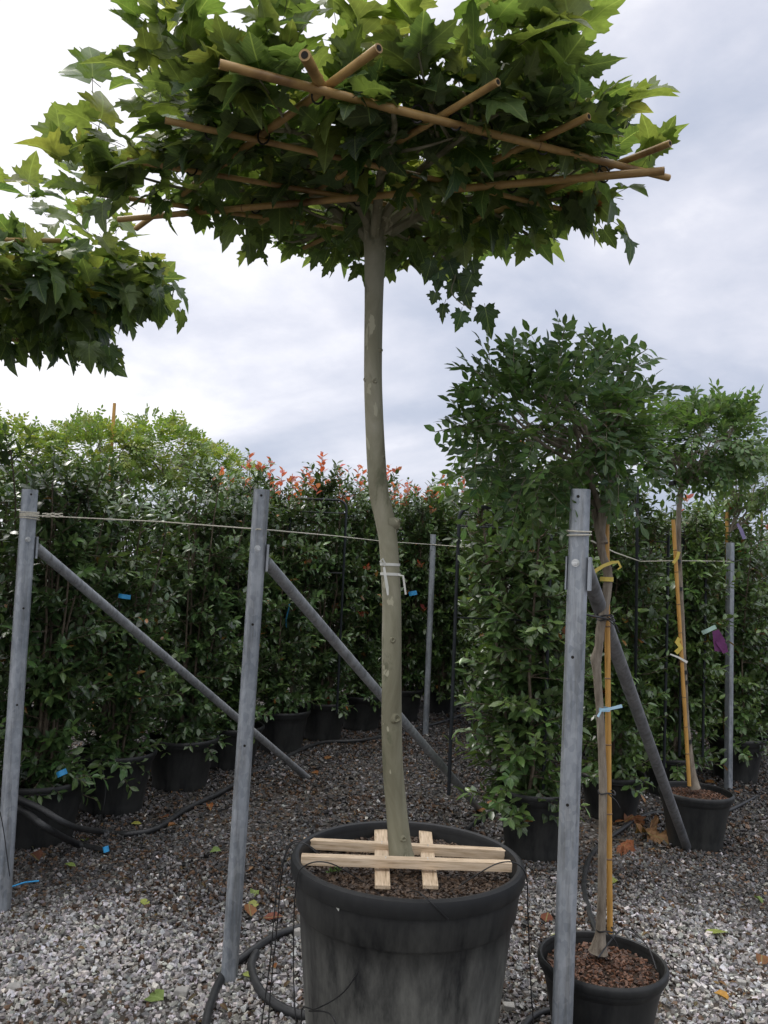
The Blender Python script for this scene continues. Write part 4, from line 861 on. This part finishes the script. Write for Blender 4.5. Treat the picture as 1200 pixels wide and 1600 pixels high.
# ---------------------------------------------------------------- dark trellis frames in the hedges
def trellis(pl, pr, ytop, Y, label, Yr=None, bars=2, zb_=.34):
    a, b = at(pl, ytop, Y), at(pr, ytop, Yr or Y); zt = (a[2]+b[2])/2; a0 = V3((a[0], a[1], 0)); b0 = V3((b[0], b[1], 0)); d = unit(b0-a0)
    t = empty('trellis_frame', (a0+b0)/2, label, 'trellis', 'dark metal trellis frames'); r = .011
    P = [a0+V3((0, 0, zb_)), a0+V3((0, 0, zt-.08))] + [a0+d*(.08-.08*math.cos(s))+V3((0, 0, zt-.08+.08*math.sin(s))) for s in np.linspace(.2, 1.57, 5)] + [b0-d*(.08-.08*math.cos(s))+V3((0, 0, zt-.08+.08*math.sin(s))) for s in np.linspace(1.57, .2, 5)] + [b0+V3((0, 0, zt-.08)), b0+V3((0, 0, zb_))]
    q = MB(); q.tube(P, r, 8); q.build('hoop', 'frame_metal', t)
    q = MB(); L_ = np.linalg.norm(b0-a0)
    for k in range(bars): z = zt-.12-.55*k; q = MB(); q.tube([a0+V3((0, 0, z)), b0+V3((0, 0, z))], r*.5, 6); q.build('crossbar', 'frame_metal', t)
trellis(718, 862, 794, 5.0, 'dark metal trellis hoop in the shrub left of the nearest post')
trellis(455, 542, 780, 7.6, 'dark metal trellis hoop in the hedge left of the plane trunk')
trellis(998, 1045, 820, 5.95, 'narrow dark trellis hoop just left of the orange cane')
trellis(1068, 1104, 818, 6.4, 'narrow dark trellis hoop just right of the orange cane')
trellis(310, 400, 790, 6.7, 'dark metal trellis hoop in the hedge left of the middle post')
q = MB(); q.tube([at(996, 760, 5.35), at(994, 975, 5.35), ground(990, 1250)], .010, 8); tag(q.build('metal_rod', 'frame_metal'), 'upright dark rod in the shrub between the two canes', 'rod')

# coloured tags and ribbons in the hedge
def tagbit(px, py, Y, w_, h, m, label, cat='plant tag', rot=0.0, group='blue plant tags'):
    c = at(px, py, Y); u = V3((math.cos(rot), -.2, math.sin(rot))); u = unit(u); n_ = unit(np.cross(u, [0, 0, 1.0])); v = np.cross(n_, u)*1.0
    q = MB(); P = [c+u*w_*(s-.5)+n_*.008*math.sin(s*5) for s in np.linspace(0, 1, 6)]; q.ribbon(P, h, n_)
    tag(q.build('plant_tag', m, origin=c), label, cat, group)
tagbit(194, 932, 4.95, .075, .026, 'blue', 'blue plant tag in the left hedge below the string', rot=-.1)
tagbit(449, 962, 7.0, .20, .032, 'blue', 'narrow upright blue label strip in the hedge right of the middle post', rot=1.5)
tagbit(645, 927, 8.7, .085, .045, 'blue', 'bright blue tag just right of the plane trunk', rot=.25)
tagbit(1108, 984, 6.2, .11, .03, 'green_tape', 'mint green tape fluttering beside the far right post', rot=.5)
tagbit(96, 1208, 4.63, .06, .03, 'blue', 'blue pipe clip on the rim of the leftmost pot', rot=.5)
tagbit(165, 1327, 4.50, .03, .03, 'blue', 'small blue end plug of the hose on the gravel', rot=.3)
q = MB(); q.ribbon([at(1118, 985, 6.1), at(1124, 1002, 6.1), at(1122, 1018, 6.1)], [.05, .09, .05], (0, -1, 0)); q.ribbon([at(1122, 1000, 6.09), at(1130, 1010, 6.09), at(1134, 1020, 6.09)], [.05, .06, .04], (0, -1, 0)); tag(q.build('cloth_scrap', 'purple'), 'dark purple cloth scrap hanging left of the far right post', 'cloth')
q = MB(); q.tube([ground(12, 1397)+V3((0, 0, .03)), ground(38, 1390)+V3((0, 0, .035)), ground(60, 1386)+V3((0, 0, .03))], .004, 6); tag(q.build('blue_twine', 'blue'), 'short piece of blue twine on the gravel by the left post', 'twine')

# ---------------------------------------------------------------- hoses and drip tubes
def hose(pts, r, label, lift=None, m='black', grp='black irrigation hoses'):
    P = []
    for p in pts:
        g_ = ground(p[0], p[1]) if len(p) == 2 else at(*p); P.append(g_+V3((0, 0, r*.9+.008)) if len(p) == 2 else g_)
    q = MB(); q.tube(P, r, 12, smooth=8); o = q.build('irrigation_hose', m); tag(o, label, 'hose', grp)
hose([(318, 1625), (328, 1580), (350, 1530), (385, 1500), (430, 1470), (478, 1455), (520, 1448), (560, 1440)], .016, 'thick black hose curving from the bottom edge to behind the giant pot')
hose([(400, 1498), (392, 1520), (408, 1560), (450, 1590), (500, 1600), (560, 1606)], .017, 'thick black hose looping under the front of the giant pot')
hose([(-40, 1225, 4.55), (0, 1237, 4.50), (60, 1262, 4.45), (110, 1290, 4.5), (160, 1306), (200, 1309), (245, 1300), (290, 1270), (345, 1243), (390, 1215), (440, 1190), (500, 1165), (570, 1160), (640, 1145), (700, 1128), (760, 1108), (800, 1098)], .017, 'long black hose sagging from the leftmost pot and along the hedge')
hose([(-30, 1245, 4.5), (30, 1265, 4.45), (75, 1295, 4.4), (120, 1325), (168, 1337)], .018, 'black hose ending in a blue plug near the left post')
hose([(800, 1275), (770, 1272), (745, 1288), (730, 1300)], .014, 'short black hose at the foot of the long brace behind the giant pot')
hose([(1180, 1250), (1110, 1280), (1020, 1275), (965, 1305), (925, 1340), (912, 1385), (920, 1430), (935, 1470), (945, 1500)], .014, 'black hose winding behind the nearest post to the lower right pot')
hose([(800, 1640), (830, 1598), (870, 1588), (900, 1620)], .012, 'black hose between the giant pot and the lower right pot')
def wire(P, label, r=.0022): q = MB(); q.tube(P, r, 5, smooth=8); tag(q.build('drip_tube', 'wire'), label, 'drip tube', 'thin black drip tubes')
def rimp(ang, k=1.0, z=0.0): return V3((BIG[0]+math.cos(ang)*BR*k, BIG[1]+math.sin(ang)*BR*k, BH+z))
A = math.radians
wire([rimp(A(-130), .5, -.05), rimp(A(-142), .8, .03), rimp(A(-150), .97, .02), rimp(A(-152), 1.03, -.05), rimp(A(-150), 1.03, -.3), rimp(A(-143), 1.02, -.5), rimp(A(-130), 1.0, -BH+.05)], 'thin drip tube arching over the left front of the giant pot rim')
wire([rimp(A(-165), .6, -.04), rimp(A(-168), .9, .05), rimp(A(-172), 1.05, -.0), rimp(A(-173), 1.09, -.25), rimp(A(-170), 1.12, -.5), rimp(A(-165), 1.1, -BH+.03)], 'thin drip tube hanging off the left side of the giant pot')
wire([rimp(A(-178), .7, -.03), rimp(A(178), .98, .03), rimp(A(180), 1.1, -.1), rimp(A(-178), 1.14, -.4), rimp(A(-175), 1.2, -BH+.03)], 'outermost thin drip tube left of the giant pot')
wire([rimp(A(-95), .45, -.06), rimp(A(-88), .85, .01), rimp(A(-84), 1.0, .012), rimp(A(-74), 1.01, -.05)], 'thin drip tube crossing the front of the giant pot rim')
wire([rimp(A(-45), .5, -.06), rimp(A(-32), .85, .05), rimp(A(-20), 1.01, .01), rimp(A(-16), 1.04, -.15), rimp(A(-15), 1.1, -.45), rimp(A(-18), 1.2, -BH+.03)], 'thin drip tube arching over the right side of the giant pot')
wire([rimp(A(-112), 1.0, -.22), rimp(A(-120), .99, -.3), rimp(A(-135), .975, -.38), rimp(A(-147), .965, -.42), rimp(A(-140), .965, -.55), rimp(A(-120), .955, -.5), rimp(A(-125), .965, -.38), rimp(A(-140), .975, -.40)], 'looped thin drip tube hugging the front left of the giant pot')
wire([at(0, 1268, 3.8), at(6, 1300, 3.85), at(14, 1360, 3.9), ground(18, 1390)+V3((0, 0, .01))], 'thin drip tube hanging beside the left steel post')
wire([at(158, 1195, 5.25), at(165, 1230, 5.2), at(160, 1270, 5.1), ground(157, 1290)+V3((0, 0, .01))], 'thin drip tube hanging down the second pot from the left', .0035)
wire([V3((SM[0]-.02, SM[1]-.02, SM_H+.01)), V3((SM[0]+.10, SM[1]+.10, SM_H+.06)), V3((SM[0]+.17, SM[1]+.06, SM_H+.03)), V3((SM[0]+.19, SM[1]-.0, SM_H-.03))], 'thin drip tube lying on the bark chips of the lower right pot', .003)

# ---------------------------------------------------------------- fallen leaves and bits
def fallen(px, py, size, col, label, group, tmpl=T_OVAL, curl=.35, rz=None, m='dead_leaf', z=.022):
    p = ground(px, py); a = rnd(0, 6.28) if rz is None else rz
    L = Leaves(tmpl); L.add(V3((p[0], p[1], z)), (math.cos(a), math.sin(a), rnd(.0, .25)), (rnd(-.3, .3), rnd(-.45, .1), 1), size, jit(col, .12), 1.6)
    tag(L.build('fallen_leaf', m, curl=curl, fold=.5, origin=(p[0], p[1], z)), label, 'leaf', group)
Yl, Or, Rd, Gr = (.30, .32, .07), (.20, .075, .025), (.13, .035, .018), (.15, .21, .05)
for px, py in [(204, 1292), (345, 1335), (398, 1398), (405, 1418), (118, 1360), (130, 1320), (965, 1382), (1178, 1408), (225, 1422), (378, 1530), (860, 1470)]:
    fallen(px, py, rnd(.05, .075), random.choice((Yl, Gr)), 'small yellow-green leaf lying on the gravel', 'yellow-green fallen leaves')
fallen(1100, 1466, .12, Yl, 'long yellow-green leaf lying on pale gravel at right', 'larger fallen leaves', rz=.1)
fallen(255, 1572, .11, Gr, 'crumpled green leaf on pale gravel near the bottom left', 'larger fallen leaves', rz=2.6)
fallen(60, 1352, .11, (.11, .05, .03), 'brown curled dead leaf right of the left steel post', 'larger fallen leaves')
fallen(1115, 1560, .07, (.40, .22, .05), 'small ochre leaf on pale gravel at the lower right', 'larger fallen leaves', rz=-.5)
fallen(852, 1448, .09, Rd, 'red leaf between the giant pot and the nearest post', 'larger fallen leaves')
for px, py in [(486, 1214), (496, 1216), (760, 1258), (770, 1262), (748, 1268), (518, 1186), (325, 1262), (255, 1280), (410, 1442), (430, 1522), (960, 1290), (1145, 1240), (1100, 1225), (1190, 1500), (842, 1300), (310, 1262), (262, 1297), (392, 1440)]:
    fallen(px, py, rnd(.06, .10), random.choice((Or, Or, Rd)), 'orange-brown dead leaf lying on the dark gravel', 'orange-brown fallen leaves', T_OVAL)
for px, py, lab in [(1008, 1310, 'large tan curled plane leaf standing beside the steep brace foot'), (990, 1285, 'orange curled leaf left of the steep brace'), (1020, 1315, 'tan crumpled leaf right beside the brace foot'), (970, 1330, 'small rust-coloured curled leaf by the yellow cane'), (1122, 1195, 'big orange leaf at the foot of the far right post')]:
    fallen(px, py, .10, (.20, .11, .045) if 'tan' in lab else (.20, .07, .025), lab, 'curled plane leaves on the ground', T_PLANE, curl=1.0, z=.04)
# a few larger pale stones
for px, py, s, lab in [(468, 1463, .06, 'large pale stone left of the giant pot'), (282, 1555, .05, 'large grey stone on the pale gravel patch'), (22, 1548, .05, 'large grey stone near the lower left corner'), (1158, 1540, .035, 'larger pale stone near the right edge'), (795, 1580, .045, 'flat brown stone right of the giant pot foot')]:
    p = ground(px, py); base = [(i, j, k) for i in (-1, 1) for j in (-1, 1) for k in (-1, 1)]
    q = MB(); q.add([(p[0]+(i+rnd(-.35, .35))*s*.5, p[1]+(j+rnd(-.35, .35))*s*.4, .012+(k+rnd(-.3, .3))*s*.3) for i, j, k in base], [(0, 1, 3, 2), (4, 6, 7, 5), (0, 4, 5, 1), (2, 3, 7, 6), (0, 2, 6, 4), (1, 5, 7, 3)])
    me = q.build('stone', simple('stone_face', [(.3, (.25, .24, .22)), (.7, (.40, .39, .36))], 30, .7), smooth=False, origin=(p[0], p[1], 0)); b_ = me.modifiers.new('bevel', 'BEVEL'); b_.width = s*.1; b_.segments = 2
    tag(me, lab, 'stone', 'larger single stones')

# leaf crumbs and twigs trodden into the gravel, and a few seedlings
n = 2600; y = np.sqrt(rng.uniform(2.3**2, 8.5**2, n)); x = rng.uniform(-1, 1, n)*(.5*y+.3)
LL = Leaves(T_OVAL)
for i in range(n):
    near = math.exp(-((x[i]+.3)**2+(y[i]-5.8)**2)/6)
    if random.random() > .35+near: continue
    LL.add((x[i], y[i], rnd(.012, .026)), (rnd(-1, 1), rnd(-1, 1), rnd(-.2, .3)), (rnd(-.5, .5), rnd(-.5, .5), 1), rnd(.015, .04), jit(random.choice([(.10, .05, .022), (.07, .04, .02), (.15, .08, .03), (.05, .035, .022)]), .3), rnd(.6, 1.3))
tag(LL.build('leaf_litter', 'dead_leaf', curl=.5, fold=.5), 'brown leaf crumbs scattered between the stones', 'litter', kind='stuff')
tw_ = MB()
for i in range(170):
    yy = math.sqrt(rnd(2.4**2, 7.5**2)); xx = rnd(-1, 1)*(.5*yy+.2); a = rnd(0, 6.28); l_ = rnd(.04, .16); tw_.tube([(xx, yy, .024), (xx+math.cos(a)*l_*.5+rnd(-.01, .01), yy+math.sin(a)*l_*.5, .030), (xx+math.cos(a)*l_, yy+math.sin(a)*l_, .022)], [.0022, .002, .001], 4)
tag(tw_.build('twig_litter', 'twig'), 'thin dry twigs lying loose on the stones', 'litter', kind='stuff')
W_ = Leaves(T_OVAL); c = atz(522, 1362, BH-.04)
for k in range(26): W_.add(c+V3((rnd(-.02, .02), rnd(-.015, .015), rnd(-.002, .01))), (rnd(-1, 1), rnd(-1, 1), rnd(.3, 1)), (rnd(-.4, .4), rnd(-.6, 0), 1), rnd(.010, .018), jit((.12, .22, .05), .2), 1.5)
tag(W_.build('weed', 'wist_leaf', origin=c), 'tiny bright green weed on the soil inside the giant pot', 'plant')
